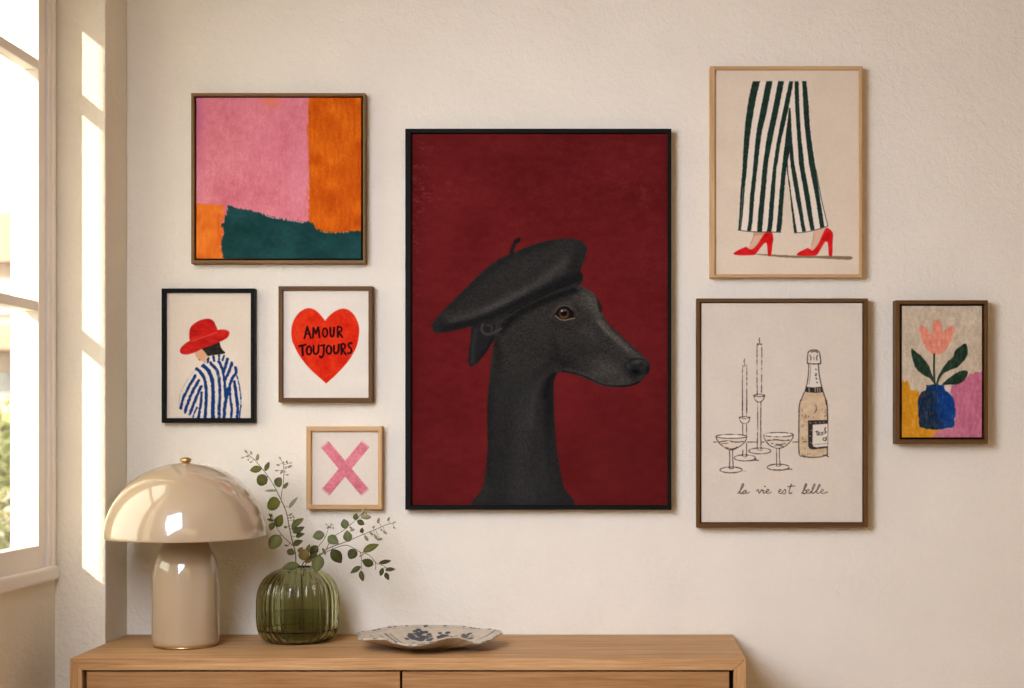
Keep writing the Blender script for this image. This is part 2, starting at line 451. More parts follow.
def paint_heart():
    a = paper((282.6, 290.0, 368.8, 398.2), 3.0, (231, 217, 200))
    right = [(325.1, 320.9), (329.2, 315.9), (335.6, 311), (342.4, 308.7), (348.3, 309.9), (354, 314.9), (358, 323), (359.2, 331), (357, 345.2), (351.2, 356.7), (343.4, 367), (333.6, 377), (326.3, 383.4)]
    left = [(317, 375.4), (308.2, 367), (299.4, 355.7), (294, 345), (292, 339.7), (291.3, 331), (293, 322), (297.5, 314.4), (303.3, 309.7), (309.2, 308.2), (315, 310), (320, 314.4)]
    rd = np.array([214, 44, 20.0]) + (a.noise(7, 7, 5) + a.noise(2, 2, 6) * .6)[..., None] * np.array([18, 26, 14])
    q = crom(right, 4) + crom([right[-1]] + left + [right[0]], 4)[1:-1]
    a.lay(a.mask(a.sd_poly(q)), rd)
    ink = (38, 12, 12)
    O = lambda pts: off(pts, 276, 284, 10.24)
    def S(pts, w=2.0, sm=False): a.line(O(pts), w, ink, smooth=sm, soft=.8, wob=.15)
    S([(292, 555), (305, 500), (320, 440), (338, 495), (356, 553)]); S([(302, 515), (346, 508)], 1.4)
    S([(378, 548), (383, 450), (406, 505), (433, 445), (446, 545)])
    S(ell(502, 497, 24, 44), 1.7)
    S(ell(502, 497, 24, 44)[-2:] + ell(502, 497, 24, 44)[:1], 1.7)
    S([(556, 450), (556, 505), (562, 530), (574, 537), (587, 528), (592, 500), (595, 448)], 2.0, True)
    S([(634, 542), (632, 442)]); S([(632, 440), (656, 440), (672, 455), (669, 478), (653, 490), (636, 496)], 1.8, True); S([(640, 495), (678, 542)])
    S([(238, 636), (304, 622)]); S([(270, 632), (274, 727)], 2.2)
    S(ell(338, 680, 24, 42), 2.0); S(ell(338, 680, 24, 42)[-2:] + ell(338, 680, 24, 42)[:1], 2.0)
    S([(384, 634), (386, 690), (393, 712), (405, 716), (424, 708), (434, 685), (437, 628)], 2.0, True)
    S([(460, 632), (496, 624)], 1.8); S([(489, 626), (490, 690), (484, 730), (466, 752), (450, 742)], 2.0, True)
    S(ell(542, 674, 25, 42), 2.0); S(ell(542, 674, 25, 42)[-2:] + ell(542, 674, 25, 42)[:1], 2.0)
    S([(594, 634), (594, 684), (602, 706), (614, 711), (630, 700), (640, 675), (643, 622)], 2.0, True)
    S([(672, 716), (668, 622)], 2.2); S([(668, 618), (690, 612), (708, 628), (706, 650), (690, 664), (672, 672)], 1.8, True); S([(676, 670), (716, 722)])
    S([(776, 606), (754, 606), (742, 622), (748, 644), (766, 660), (773, 684), (763, 706), (738, 710)], 1.9, True)
    a.C += a.grain(1)[..., None] * 5
    return a

def paint_cross():
    a = paper((311.2, 430.4, 378.4, 505.2), 3.0, (229, 212, 192))
    O = lambda pts: off(pts, 300, 424, 7.818)
    col = np.array([218, 122, 132.0]) + (a.noise(2, 2, 5) + a.noise(9, 9, 6))[..., None] * 22
    for (p, q) in (((196, 162), (506, 532)), ((510, 160), (204, 530))):
        p, q = O([p, q]); p, q = np.array(p), np.array(q)
        L = np.linalg.norm(q - p); u = (q - p) / L; v = np.array([-u[1], u[0]])
        s = (a.X - p[0]) * u[0] + (a.Y - p[1]) * u[1]; t = (a.X - p[0]) * v[0] + (a.Y - p[1]) * v[1]
        # bristle ends
        br = np.sin(t * 3.4) * 1.1 + np.sin(t * 7.3 + 1) * .6
        sd = np.maximum(np.abs(t) - 5.0 - .15 * np.sin(s * 1.7), np.maximum(-s - .4 + br, s - L - .4 + br))
        a.lay(a.mask(sd, .9), col)
        a.lay(a.mask(sd, .9) * np.clip(np.sin(t * 4.1 + a.noise(3, 3, 7) * 2) * .18, 0, 1), (226, 144, 150))
    a.C += a.grain(1)[..., None] * 6
    return a

def paint_trousers():
    a = paper((714.2, 69.8, 859.4, 274.8), 2.4, (220, 199, 174), 5)
    O = lambda pts: off(pts, 704, 60, 6.244)
    green = np.array([33, 50, 41.0]) + (a.noise(6, 2, 5))[..., None] * 14
    cream = (229, 211, 190)
    # ground shadow that the artist drew, feet, shoes
    Q = lambda pts: off(pts, 704, 170, 6.244)
    a.poly(Q([(310, 526), (420, 527), (600, 536), (800, 536), (918, 540), (912, 560), (800, 556), (690, 550), (510, 547), (400, 536)]), (134, 112, 82), wob=.25, k=3)
    skin = (216, 172, 142)
    a.poly(Q([(312, 380), (308, 420), (285, 470), (275, 488), (300, 500), (335, 470), (370, 415), (395, 380)]), skin, k=3)
    a.poly(Q([(690, 370), (684, 425), (668, 480), (660, 496), (684, 502), (722, 455), (750, 395), (768, 350)]), skin, k=3)
    a.line(Q([(316, 395), (305, 430), (290, 460)]), .6, (150, 100, 80), alpha=.6)
    a.line(Q([(686, 395), (680, 440), (670, 470)]), .6, (150, 100, 80), alpha=.6)
    a.lay(a.mask(a.sd_poly(Q([(312, 380), (308, 412), (370, 405), (395, 380)]))) * .5, (176, 128, 100))
    red = np.array([206, 28, 28.0]) + a.noise(4, 4, 6)[..., None] * 22
    a.poly(Q([(183, 521), (215, 500), (250, 484), (265, 481), (280, 492), (300, 495), (330, 468), (360, 422), (385, 390), (410, 388), (426, 393), (433, 430), (428, 462), (419, 531), (400, 533), (396, 495), (391, 458), (380, 456), (365, 470), (338, 505), (318, 528), (290, 532), (240, 533), (200, 530)]), red, k=3, soft=.8)
    a.poly(Q([(579, 527), (598, 510), (625, 497), (648, 487), (665, 498), (682, 500), (715, 458), (740, 402), (762, 362), (782, 368), (800, 385), (806, 408), (803, 450), (800, 534), (780, 534), (777, 490), (771, 452), (760, 447), (748, 460), (725, 500), (705, 530), (680, 536), (600, 536)]), red, k=3, soft=.8)
    # cream cloth of both legs
    a.poly(O([(305, 132), (560, 132), (640, 132), (655, 290), (668, 450), (705, 687), (740, 880), (774, 1035), (725, 1050), (640, 1072), (572, 1080), (545, 920), (515, 700), (497, 850), (478, 1075), (300, 1070), (213, 1062), (240, 690), (262, 380)]), cream, smooth=False)
    def stripe(l, r): a.poly(O(crom(l, 4) + crom(r[::-1], 4)), green, smooth=False, wob=.22, wscale=2.0, soft=.8)
    stripe([(305, 132), (280, 240), (258, 400), (246, 560), (240, 687), (228, 820), (222, 950), (213, 1062)], [(350, 132), (325, 240), (297, 400), (280, 540), (266, 687), (255, 800), (243, 950), (231, 1062)])
    stripe([(388, 132), (350, 330), (325, 470), (305, 687), (288, 850), (278, 1000), (268, 1068)], [(428, 132), (390, 330), (358, 470), (332, 687), (315, 850), (303, 1000), (294, 1068)])
    stripe([(463, 132), (425, 330), (395, 470), (373, 620), (365, 687), (350, 850), (340, 950), (331, 1072)], [(500, 132), (462, 330), (432, 470), (404, 620), (396, 687), (381, 850), (371, 970), (361, 1072)])
    stripe([(533, 132), (490, 330), (452, 530), (430, 687), (413, 850), (401, 1000), (392, 1073)], [(558, 132), (522, 330), (482, 500), (460, 640), (452, 687), (441, 850), (430, 1000), (421, 1073)])
    stripe([(532, 300), (512, 460), (493, 620), (485, 687), (470, 850), (459, 990), (450, 1073)], [(541, 300), (545, 430), (540, 540), (517, 660), (513, 687), (498, 850), (488, 1000), (479, 1073)])
    stripe([(512, 600), (518, 690), (527, 760), (541, 880), (562, 1078)], [(521, 590), (525, 690), (535, 760), (553, 900), (581, 1078)])
    stripe([(531, 320), (526, 480), (540, 640), (546, 687), (572, 850), (592, 950), (613, 1072)], [(540, 320), (549, 480), (563, 640), (572, 687), (600, 850), (620, 980), (636, 1071)])
    stripe([(565, 132), (570, 300), (580, 450), (593, 640), (600, 687), (628, 850), (650, 980), (666, 1064)], [(591, 132), (596, 300), (604, 450), (620, 600), (630, 687), (660, 850), (678, 980), (691, 1060)])
    stripe([(613, 132), (620, 280), (630, 430), (650, 600), (663, 687), (695, 850), (715, 980), (725, 1050)], [(639, 132), (653, 280), (663, 430), (685, 600), (700, 687), (722, 850), (740, 960), (752, 1042)])
    a.line(O([(700, 687), (736, 880), (773, 1036)]), .7, (40, 56, 46)); a.line(O([(773, 1036), (722, 1054), (640, 1074), (565, 1080)]), .6, (40, 56, 46))
    a.line(O([(213, 1062), (300, 1072), (480, 1075)]), .7, (40, 56, 46)); a.line(O([(244, 800), (226, 1055)]), .5, (150, 150, 130), alpha=.7)
    a.C += a.grain(1)[..., None] * 5
    return a

def paint_bottle():
    a = paper((701.4, 303.2, 862.4, 522.2), 2.8, (214, 197, 177), 5)
    ink = (58, 46, 38)
    def L(pts, ox, oy, s, w=.85, sm=True, al=.92, br=.5): a.line(off(pts, ox, oy, s), w, ink, smooth=sm, soft=.8, wob=.12, alpha=al, broken=br)
    A = lambda pts, **k: L(pts, 700, 330, 8.6, **k)
    B = lambda pts, **k: L(pts, 704, 400, 8.6, **k)
    lt = (224, 210, 193)
    a.poly(off([(105, 315), (130, 365), (180, 410), (235, 428), (300, 405), (350, 360), (368, 315), (235, 298)], 704, 400, 8.6), (212, 193, 170), k=3)
    a.poly(off([(512, 300), (530, 350), (575, 395), (640, 416), (710, 390), (750, 345), (768, 300), (640, 280)], 704, 400, 8.6), (212, 193, 170), k=3)
    a.poly(off(ell(235, 313, 131, 16), 704, 400, 8.6), lt, k=1); a.poly(off(ell(640, 298, 127, 17), 704, 400, 8.6), lt, k=1)
    # candles and holders
    A([(512, 68), (507, 85), (514, 100), (509, 118)], w=.8); A([(492, 560), (490, 400), (491, 140), (500, 126), (512, 120), (524, 126), (531, 145), (530, 400), (528, 560)], br=.8)
    A([(465, 560), (508, 552), (555, 560)], w=.8); A([(463, 566), (508, 574), (555, 566)], w=1.1)
    A([(463, 566), (470, 590), (485, 612), (508, 620), (532, 612), (548, 590), (555, 562)])
    B([(460, 15), (462, 200), (458, 412)], br=.8); B([(490, 15), (488, 200), (490, 415)], br=.5, w=1.0)
    B(ell(480, 438, 95, 25) + [(575, 438)]); B([(452, 412), (470, 432), (498, 430)], w=.7)
    A([(383, 248), (379, 275), (386, 290), (380, 310)], w=.8); A([(365, 690), (365, 330), (372, 316), (384, 308), (396, 316), (402, 332), (402, 690)], br=.7)
    B([(331, 0), (331, 150)], br=.5); B([(368, 0), (366, 142)], br=.5)
    B([(305, 148), (350, 142), (395, 150)], w=.8); B([(305, 150), (348, 160), (394, 150)], w=.8); B([(305, 150), (312, 180), (328, 198), (352, 202), (375, 196), (388, 178), (394, 150)])
    B([(332, 202), (334, 300)]); B([(366, 202), (366, 300)]); B([(334, 430), (332, 478)]); B([(366, 372), (366, 478)])
    B(ell(352, 498, 92, 26) + [(444, 498)]); B([(330, 478), (350, 490), (370, 482)], w=.7); B([(400, 522), (440, 518), (470, 519)], w=.9); B([(435, 500), (448, 512)], w=1.2)
    # coupes
    B(ell(235, 313, 132, 17) + [(367, 313)], br=.7); B([(104, 316), (112, 342), (140, 380), (185, 412), (232, 430), (290, 410), (335, 378), (360, 345), (367, 316)], w=.95)
    B([(132, 362), (200, 352), (270, 362), (338, 358)], w=1.0, br=.9); B([(150, 378), (210, 370)], w=.8, br=1); B([(190, 408), (240, 422), (290, 404)], w=1.0, br=.9)
    B([(219, 430), (222, 500), (218, 585)], br=.3); B([(247, 430), (247, 500), (252, 585)], br=.3); B(ell(232, 601, 95, 25) + [(327, 601)], w=1.0); B([(215, 585), (235, 592), (255, 585)], w=.7); B([(300, 612), (360, 612)], w=.6, al=.5)
    B(ell(640, 298, 128, 18) + [(768, 298)], br=.7); B([(512, 302), (524, 340), (560, 385), (600, 408), (640, 416), (690, 402), (735, 365), (760, 330), (768, 302)], w=.95)
    B([(548, 348), (620, 342), (690, 350), (735, 344)], w=1.1, br=.9); B([(580, 372), (640, 384), (700, 374)], w=.9, br=1); B([(600, 400), (640, 388), (680, 400)], w=1.0, br=.6)
    B([(625, 418), (624, 490), (625, 565)], br=.3); B([(650, 418), (648, 490), (657, 565)], br=.3); B(ell(638, 578, 95, 26) + [(733, 578)], w=1.0); B([(622, 562), (640, 572), (658, 562)], w=.7); B([(600, 600), (650, 602)], w=1.3); B([(715, 594), (755, 595)], w=1.0)
    for p, q in ((85, 112), (375, 452), (497, 516), (762, 802)): B([(p, 362), (q, 361)], w=.8, sm=False)
    # bottle
    N = lambda pts: off(pts, 785, 340, 11.467)
    M = lambda pts: off(pts, 785, 400, 10.583)
    body = N([(240, 600), (200, 680)]) + M([(165, 0), (150, 80), (148, 300), (150, 562), (200, 596), (290, 608), (380, 600), (447, 580), (450, 200), (445, 60), (430, 0)]) + N([(470, 690), (435, 600)])
    tan = np.array([204, 175, 140.0]) + (a.noise(4, 2, 5) + a.noise(8, 8, 6))[..., None] * 20
    a.poly(body, tan, smooth=False)
    a.poly(N([(272, 265), (268, 380), (255, 480), (240, 545), (420, 545), (412, 500), (390, 380), (385, 265)]), (217, 203, 184), smooth=False)
    a.poly(N([(256, 265), (262, 160), (285, 125), (330, 114), (378, 124), (398, 160), (408, 258), (395, 272), (280, 272)]), (214, 198, 178), k=3)
    NL = lambda pts, **k: L(pts, 785, 340, 11.467, br=.2, **k)
    ML = lambda pts, **k: L(pts, 785, 400, 10.583, br=.2, **k)
    NL([(256, 268), (262, 160), (285, 125), (330, 114), (378, 124), (398, 160), (410, 258), (395, 272), (330, 275), (275, 268)], w=1.1)
    NL([(300, 138), (350, 130), (372, 145)], w=1.1); NL([(285, 175), (300, 205), (290, 232)], w=.9); NL([(372, 175), (362, 205), (368, 230)], w=.9); NL([(330, 190), (335, 230)], w=.6, al=.6)
    NL([(272, 272), (270, 380), (256, 480), (234, 570), (200, 650), (186, 690)], w=1.05); NL([(384, 272), (390, 380), (412, 500), (440, 600), (470, 690)], w=1.15)
    NL([(296, 280), (290, 400), (275, 505)], w=.6, al=.6)
    for p in ((350, 335), (352, 385), (348, 405), (356, 440), (362, 485)): NL([p, (p[0] + 9, p[1] + 5)], w=1.15, sm=False)
    a.poly(N([(242, 537), (330, 545), (415, 535), (436, 600), (340, 606), (232, 596)]), (52, 44, 38), smooth=False)
    for x in (275, 345, 372, 398): NL([(x, 552), (x + 3, 592)], w=.1); a.line(N([(x, 552), (x + 3, 590)]), .9, (176, 160, 140))
    ML([(166, 0), (150, 80), (147, 300), (150, 562), (200, 596), (290, 608), (380, 600), (447, 580)], w=1.15); ML([(430, 0), (446, 60), (451, 200), (450, 420), (447, 580)], w=1.2)
    ML([(326, 55), (332, 100), (318, 128)], w=.8); ML([(440, 10), (436, 40)], w=1.4); ML([(408, 580), (460, 600)], w=.9)
    for i in range(34):
        r = random.Random(i); x = r.choice([r.uniform(165, 230), r.uniform(175, 225), r.uniform(400, 440), r.uniform(200, 420)]); y = r.uniform(90, 590) if x < 235 else (r.uniform(90, 190) if i % 3 else r.uniform(540, 590))
        ML([(x, y), (x + r.uniform(-14, 14), y + r.uniform(8, 26))], w=.55, al=.5, sm=False)
    ML([(195, 443), (232, 443)], w=.8, sm=False)
    # label: dark border, pale field, a line of scribbled capitals
    a.poly(M([(243, 216), (452, 211), (452, 505), (380, 515), (300, 524), (262, 515), (246, 488)]), (54, 46, 40), smooth=False)
    a.poly(M([(294, 262), (452, 250), (452, 488), (330, 500), (300, 492), (290, 470)]), (217, 202, 183), smooth=False)
    ML([(300, 474), (380, 466), (450, 458)], w=.5, al=.6)
    for (x, y) in ((262, 240), (276, 320), (262, 380), (270, 450), (320, 238), (365, 236), (405, 232), (340, 506)): a.line(M([(x, y), (x + 10, y + 3)]), .9, (150, 132, 112), smooth=False)
    ML([(326, 336), (348, 332)], w=.9, sm=False); ML([(337, 334), (340, 372)], w=.9, sm=False)
    ML([(356, 345), (354, 370)], w=.8, sm=False); ML([(356, 346), (372, 342)], w=.7, sm=False); ML([(356, 358), (368, 356)], w=.7, sm=False); ML([(356, 370), (374, 366)], w=.7, sm=False)
    ML([(384, 342), (402, 368)], w=.8, sm=False); ML([(404, 340), (382, 370)], w=.8, sm=False); ML([(430, 290), (420, 320), (436, 340), (418, 352)], w=1.0); ML(ell(420, 415, 18, 14) + [(438, 415)], w=.8); ML([(440, 390), (430, 430)], w=.7)
    # handwriting
    T = lambda pts, w=.85: L(pts, 730, 475, 9.309, w=w, br=.15)
    T([(72, 172), (98, 142), (122, 104), (126, 84), (114, 86), (102, 122), (92, 160), (100, 174), (116, 164)], .95)
    T([(152, 148), (138, 144), (122, 158), (122, 172), (136, 170), (150, 150), (150, 168), (162, 170), (182, 156)])
    T([(248, 148), (262, 136), (268, 152), (272, 170), (286, 152), (296, 136), (304, 146)]); T([(316, 142), (308, 160), (314, 170), (334, 158)]); T([(323, 106), (327, 108)], 1.1)
    E = lambda x, e=40: T([(x + 3, 155), (x + 20, 150), (x + 27, 140), (x + 17, 133), (x + 6, 143), (x + 3, 160), (x + 13, 172), (x + 29, 170), (x + e, 158)], .78)
    E(334, 50)
    E(450, 42); T([(486, 164), (512, 134), (518, 156), (512, 174), (494, 174)])
    T([(572, 84), (556, 130), (550, 162), (560, 172), (576, 162)], .95); T([(540, 110), (572, 104), (604, 102)], .8)
    T([(668, 170), (692, 136), (712, 96), (706, 82), (694, 110), (680, 160), (690, 174), (708, 166), (714, 148), (702, 142)], .95)
    E(710, 44)
    T([(744, 166), (776, 128), (792, 92), (784, 84), (770, 118), (762, 160), (772, 172), (790, 162)]); T([(790, 162), (820, 128), (838, 96), (830, 88), (816, 120), (808, 160), (818, 172), (838, 160)])
    E(843, 64)
    a.C += a.grain(1)[..., None] * 5
    return a

def paint_tulip():
    a = Art((902.2, 306.0, 982.0, 437.4), 2.8, (198, 177, 150))
    a.C += (a.noise(2, 4, 1) + a.noise(6, 8, 2) + a.noise(1.2, 1.2, 3) * .8)[..., None] * np.array([18, 18, 18])
    O = lambda pts: off(pts, 890, 296, 9.05)
    V = lambda pts: off(pts, 890, 370, 9.05)
    sk = lambda base, k: np.array(base, float) + (a.noise(1.7, 7, k) * .8 + a.noise(2, 2.4, k + 1) * .8)[..., None] * np.array([24, 22, 20])
    a.poly(V([(90, 85), (118, 90), (130, 112), (150, 96), (168, 118), (180, 150), (196, 186), (230, 178), (262, 205), (300, 400), (470, 530), (425, 640), (90, 640)]), sk((204, 136, 32), 5), k=3, wob=.8)
    a.poly(V([(520, 190), (548, 165), (570, 140), (620, 118), (690, 70), (730, 36), (775, 20), (818, 22), (860, 40), (860, 640), (410, 640), (440, 545), (580, 500), (570, 250)]), sk((190, 106, 126), 8), k=3, wob=.8)
    a.lay(a.mask(a.sd_poly(V([(430, 540), (590, 520), (600, 605), (425, 605)])), 3) * .35, (206, 140, 140))
    a.poly(V([(486, 165), (530, 140), (550, 165), (540, 205), (510, 200)]), (220, 192, 178), k=3)
    # flower
    a.poly(O([(262, 290), (288, 266), (325, 288), (372, 352), (382, 335), (386, 280), (396, 232), (430, 214), (463, 230), (471, 280), (476, 335), (502, 298), (540, 274), (575, 272), (586, 300), (570, 360), (542, 430), (495, 500), (440, 528), (392, 530), (345, 495), (302, 430), (275, 350)]), sk((222, 138, 112), 11), k=4, wob=.35)
    a.lay(a.soft_line(O([(478, 335), (470, 365)]), .6) * .5, (180, 120, 95)); a.lay(a.soft_line(O([(376, 345), (380, 375)]), .6) * .4, (180, 120, 95))
    gr = sk((37, 55, 39), 14)
    a.line(O([(400, 528), (398, 640), (402, 760), (408, 815)]), 1.9, (34, 54, 38))
    a.poly(O([(194, 472), (238, 508), (300, 560), (345, 620), (374, 690), (405, 765), (408, 800), (392, 785), (352, 738), (295, 712), (240, 660), (208, 590), (196, 530)]), gr, k=3, wob=.35)
    a.poly(O([(676, 428), (700, 450), (706, 520), (690, 560), (656, 602), (605, 645), (540, 672), (478, 705), (445, 755), (432, 805), (414, 800), (430, 745), (458, 690), (500, 620), (575, 545), (582, 500), (630, 462)]), gr, k=3, wob=.45)
    a.poly(O([(702, 682), (692, 730), (650, 780), (590, 802), (530, 800), (470, 804), (500, 772), (545, 735), (600, 695), (655, 676)]), gr, k=3, wob=.35)
    a.lay(a.soft_line(O([(420, 800), (470, 720), (540, 650), (640, 540)]), .5) * .35, (70, 90, 66)); a.lay(a.soft_line(O([(400, 780), (340, 680), (250, 560)]), .5) * .35, (70, 90, 66))
    # vase
    vs = V([(335, 146), (345, 138), (478, 134), (488, 160), (500, 190), (535, 212), (576, 258), (588, 310), (592, 370), (586, 440), (580, 508), (540, 524), (470, 536), (400, 538), (330, 530), (272, 512), (262, 450), (254, 380), (258, 260), (288, 202), (325, 182)])
    m = a.poly(vs, sk((21, 60, 122), 17), k=3, wob=.5)
    dk = np.clip(a.blob(924, 405, 12, 26) * 1.5 + a.blob(928, 424, 14, 9) * .8, 0, 1) * m
    a.lay(dk * .85, sk((26, 40, 54), 20)); a.lay(dk * np.clip(a.noise(1.6, 4, 23) * 3 - .3, 0, .6), (78, 60, 44))
    a.lay(m * np.clip(a.noise(1.3, 5, 25) * 3 - .8, 0, .4), (60, 100, 160))
    a.line(V([(372, 136), (400, 136), (440, 134)]), 1.2, (24, 44, 50), alpha=.5)
    a.C += a.grain(1)[..., None] * 7
    return a

def paint_hound():
    a = Art((411.2, 133.4, 668.2, 506.2), 2.0, (99, 24, 24))
    st = a.noise(30, 30, 1) * 1.0 + a.noise(9, 5, 2) * .7 + a.noise(2.5, 2.5, 3) * .35 + a.noise(1, 1, 4) * .25
    a.C += st[..., None] * np.array([13, 7, 7])
    wear = np.clip(a.noise(3, 2, 5) * 2.2 + a.noise(12, 8, 6) * 1.5 + a.noise(1, 1, 7) * .9 - .25, 0, 1)
    w2 = a.blob(416, 180, 14, 60) + a.blob(412, 280, 9, 70) + a.blob(560, 200, 60, 30, -30) * .45 + a.blob(640, 190, 40, 30) * .5 + a.blob(440, 190, 30, 18) * .6 + a.blob(650, 270, 28, 60) * .3 + a.blob(550, 145, 120, 9) * .3
    a.lay(np.clip(wear * w2, 0, 1) * .42, (146, 66, 62))
    a.lay(np.clip(a.blob(620, 460, 70, 70) * .35 + a.blob(440, 460, 40, 60) * .3, 0, .5), (82, 20, 20))
    H = lambda pts: off(pts, 420, 220, 3.822)
    fur = a.noise(2.6, .8, 8) * .8 + a.noise(1.2, 1.2, 9) * .8 + a.grain(2) * .7
    fur2 = a.noise(1.0, 2.4, 12) * .8 + a.noise(1.2, 1.2, 13) * .8 + a.grain(3) * .7
    def shade(mask, base, marks, fr, amp):
        c = np.empty_like(a.C); c[:] = base
        for (b, col, k) in marks:
            w = np.clip(b * k, 0, 1)[..., None]; c = c * (1 - w) + np.array(col, float) * w
        c += fr[..., None] * amp * (0.5 + c.mean(-1, keepdims=True) / 60)
        a.lay(mask, c)
    # neck
    neck = [(497, 320), (494.5, 342), (491.5, 360), (489.4, 380), (487.6, 400), (487, 418), (487.6, 438), (486.6, 462), (482.6, 488), (476.5, 508), (569.5, 508), (563.5, 486), (558.3, 458), (555.3, 431), (553.9, 403), (553.9, 384), (557.5, 373), (566, 366), (560, 330)]
    m = a.mask(a.sd_poly(crom(neck, 5, True), pad=4) + fur * .5, 1.5)
    shade(m, (36, 34, 32), [
        (a.blob(524, 420, 13, 90, 3), (50, 48, 45), .7), (a.blob(502, 372, 9, 40, 5), (47, 45, 42), .6), (a.blob(545, 470, 6, 40, -6), (46, 44, 41), .6),
        (a.blob(527, 492, 18, 24), (54, 52, 49), .5), (a.blob(549, 400, 5, 50), (22, 21, 20), .8), (a.blob(488, 420, 5, 80), (27, 26, 25), .6),
        (a.soft_line([(545, 376), (538, 385), (533, 400), (530, 425)], 4), (58, 55, 51), .45), (a.soft_line([(553, 374), (548, 383), (545, 396)], 3.5), (18, 17, 17), .9), (a.blob(484, 490, 9, 14), (50, 49, 47), .5)], fur2, 9)
    # far ear, hanging
    ear = H([(205, 400), (192, 465), (184, 535), (188, 556), (198, 560), (220, 545), (252, 508), (282, 458), (300, 420), (280, 400)])
    m = a.mask(a.sd_poly(crom(ear, 4, True)) + fur * .3, 1.2)
    shade(m, (30, 29, 28), [(a.soft_line(H([(215, 420), (205, 480), (200, 540)]), 2.2), (48, 46, 44), .7), (a.soft_line(H([(280, 455), (250, 500), (220, 535)]), 2.0), (20, 19, 19), .8)], fur2, 8)
    # head
    head = H([(290, 400), (330, 350), (420, 300), (520, 262), (600, 249), (640, 264), (672, 290), (686, 312), (692, 345), (715, 388), (765, 438), (815, 484), (850, 516), (870, 536), (879, 556), (874, 580), (856, 602), (838, 622), (800, 636), (750, 639), (700, 632), (650, 612), (600, 592), (550, 582), (515, 584), (480, 620), (470, 680), (275, 680), (268, 600), (275, 520), (285, 450)])
    m = a.mask(a.sd_poly(crom(head, 4, True)) + fur * .25, 1.2) * np.where(a.X < 556, np.clip((396 - a.Y) / 36, 0, 1), 1.0)
    lo = np.clip((a.Y - 372) / 18, 0, 1) * np.clip((560 - a.X) / 10, 0, 1)
    G = lambda pts: off(pts, 545, 285, 6.2545)
    B1 = lambda x, y, rx, ry, an=0: a.blob(*G([(x, y)])[0], rx / 6.25, ry / 6.25, an)
    mk = [
        (B1(230, 70, 90, 55, 35), (66, 61, 55), .8), (B1(285, 110, 40, 70, -25), (80, 74, 66), .7), (a.blob(*H([(560, 285)])[0], 20, 5, -12), (54, 50, 46), .7),
        (a.soft_line(G([(290, 70), (345, 210), (420, 300), (500, 375), (590, 455)]), 5.0), (74, 68, 61), .8), (a.soft_line(G([(335, 230), (400, 300), (470, 360), (520, 410)]), 2.2), (98, 90, 80), .55), (a.soft_line(G([(360, 200), (440, 290), (520, 365), (610, 440)]), 1.4), (40, 36, 33), .7),
        (B1(280, 310, 60, 40, 30), (62, 58, 53), .7), (B1(400, 530, 110, 55, 25), (70, 65, 59), .85), (B1(330, 560, 60, 25, 15), (76, 71, 64), .5), (B1(470, 600, 70, 18, -5), (66, 61, 56), .7),
        (B1(380, 390, 70, 40, 40), (47, 43, 40), .7), (B1(230, 400, 70, 45, 15), (40, 37, 34), .75), (B1(70, 250, 70, 22, 15), (38, 35, 32), .7), (B1(60, 330, 80, 40), (47, 44, 40), .5), (B1(100, 450, 120, 60, 10), (36, 33, 31), .7),
        (a.blob(*H([(400, 500)])[0], 22, 24), (42, 39, 36), .6), (a.blob(*H([(500, 470)])[0], 13, 20, 10), (44, 41, 38), .5), (a.blob(*H([(480, 370)])[0], 10, 12, 20), (50, 46, 43), .6),
        (B1(190, 150, 18, 45, -30), (40, 36, 33), .6), (B1(120, 115, 70, 14, -5), (62, 57, 52), .5),
        (a.blob(*H([(540, 540)])[0], 18, 7, 20), (30, 28, 26), .7), (a.soft_line(H([(500, 440), (520, 500), (480, 560), (430, 600)]), 4), (29, 27, 25), .5),
        (a.soft_line(H([(310, 420), (360, 372), (450, 320), (590, 268)]), 4.0), (20, 19, 18), .95), (a.soft_line(H([(290, 450), (300, 550), (290, 680)]), 5), (27, 25, 24), .7),
        (a.soft_line(H([(682, 300), (690, 345)]), 1.6), (20, 18, 18), .9), (a.blob(*H([(345, 600)])[0], 10, 26), (46, 43, 40), .5), (lo, (32, 30, 28), .55)]
    fur = a.noise(2.2, .9, 8) * .9 + a.noise(1.1, 1.1, 9) * 1.0 + a.grain(2) * 1.2
    shade(m, (46, 43, 39), mk, fur, 11)
    a.line(H([(683, 318), (693, 332), (692, 352)]), 1.6, (40, 24, 22), alpha=.9)
    # mouth
    a.lay(a.soft_line(H([(545, 580), (590, 590), (640, 606), (690, 630), (740, 637), (800, 634), (838, 620)]), 1.3) * .95 * m, (14, 13, 13))
    a.lay(a.soft_line(H([(555, 572), (600, 578), (650, 598), (695, 622), (750, 628), (800, 626)]), 1.0) * .22 * m, (96, 88, 80))
    a.lay(a.soft_line(H([(600, 592), (650, 612), (700, 634), (770, 640)]), .8) * .4, (70, 66, 62))
    # nose
    nose = H([(786, 548), (806, 530), (840, 526), (866, 536), (880, 556), (874, 582), (852, 602), (826, 606), (800, 592), (786, 570)])
    mn = a.mask(a.sd_poly(crom(nose, 4, True)), 1.0)
    shade(mn, (31, 30, 29), [(B1(575, 480, 34, 13, -8), (78, 75, 71), .8), (B1(630, 490, 14, 18), (52, 50, 48), .7), (B1(520, 505, 12, 26, -15), (64, 60, 57), .7), (B1(568, 542, 26, 13, 12), (5, 5, 5), 1.0), (B1(610, 520, 16, 22, 20), (44, 42, 40), .8), (B1(600, 572, 36, 8, -18), (56, 53, 50), .7), (B1(642, 535, 7, 20), (10, 10, 10), .8)], fur, 7)
    a.lay(a.soft_line(H([(786, 545), (780, 570), (796, 596), (822, 610)]), .8) * .5, (20, 19, 19))
    # eye
    ex, ey = G([(119, 178)])[0]
    a.lay(np.clip(B1(118, 180, 75, 50, 10), 0, 1) * .6, (34, 31, 28))
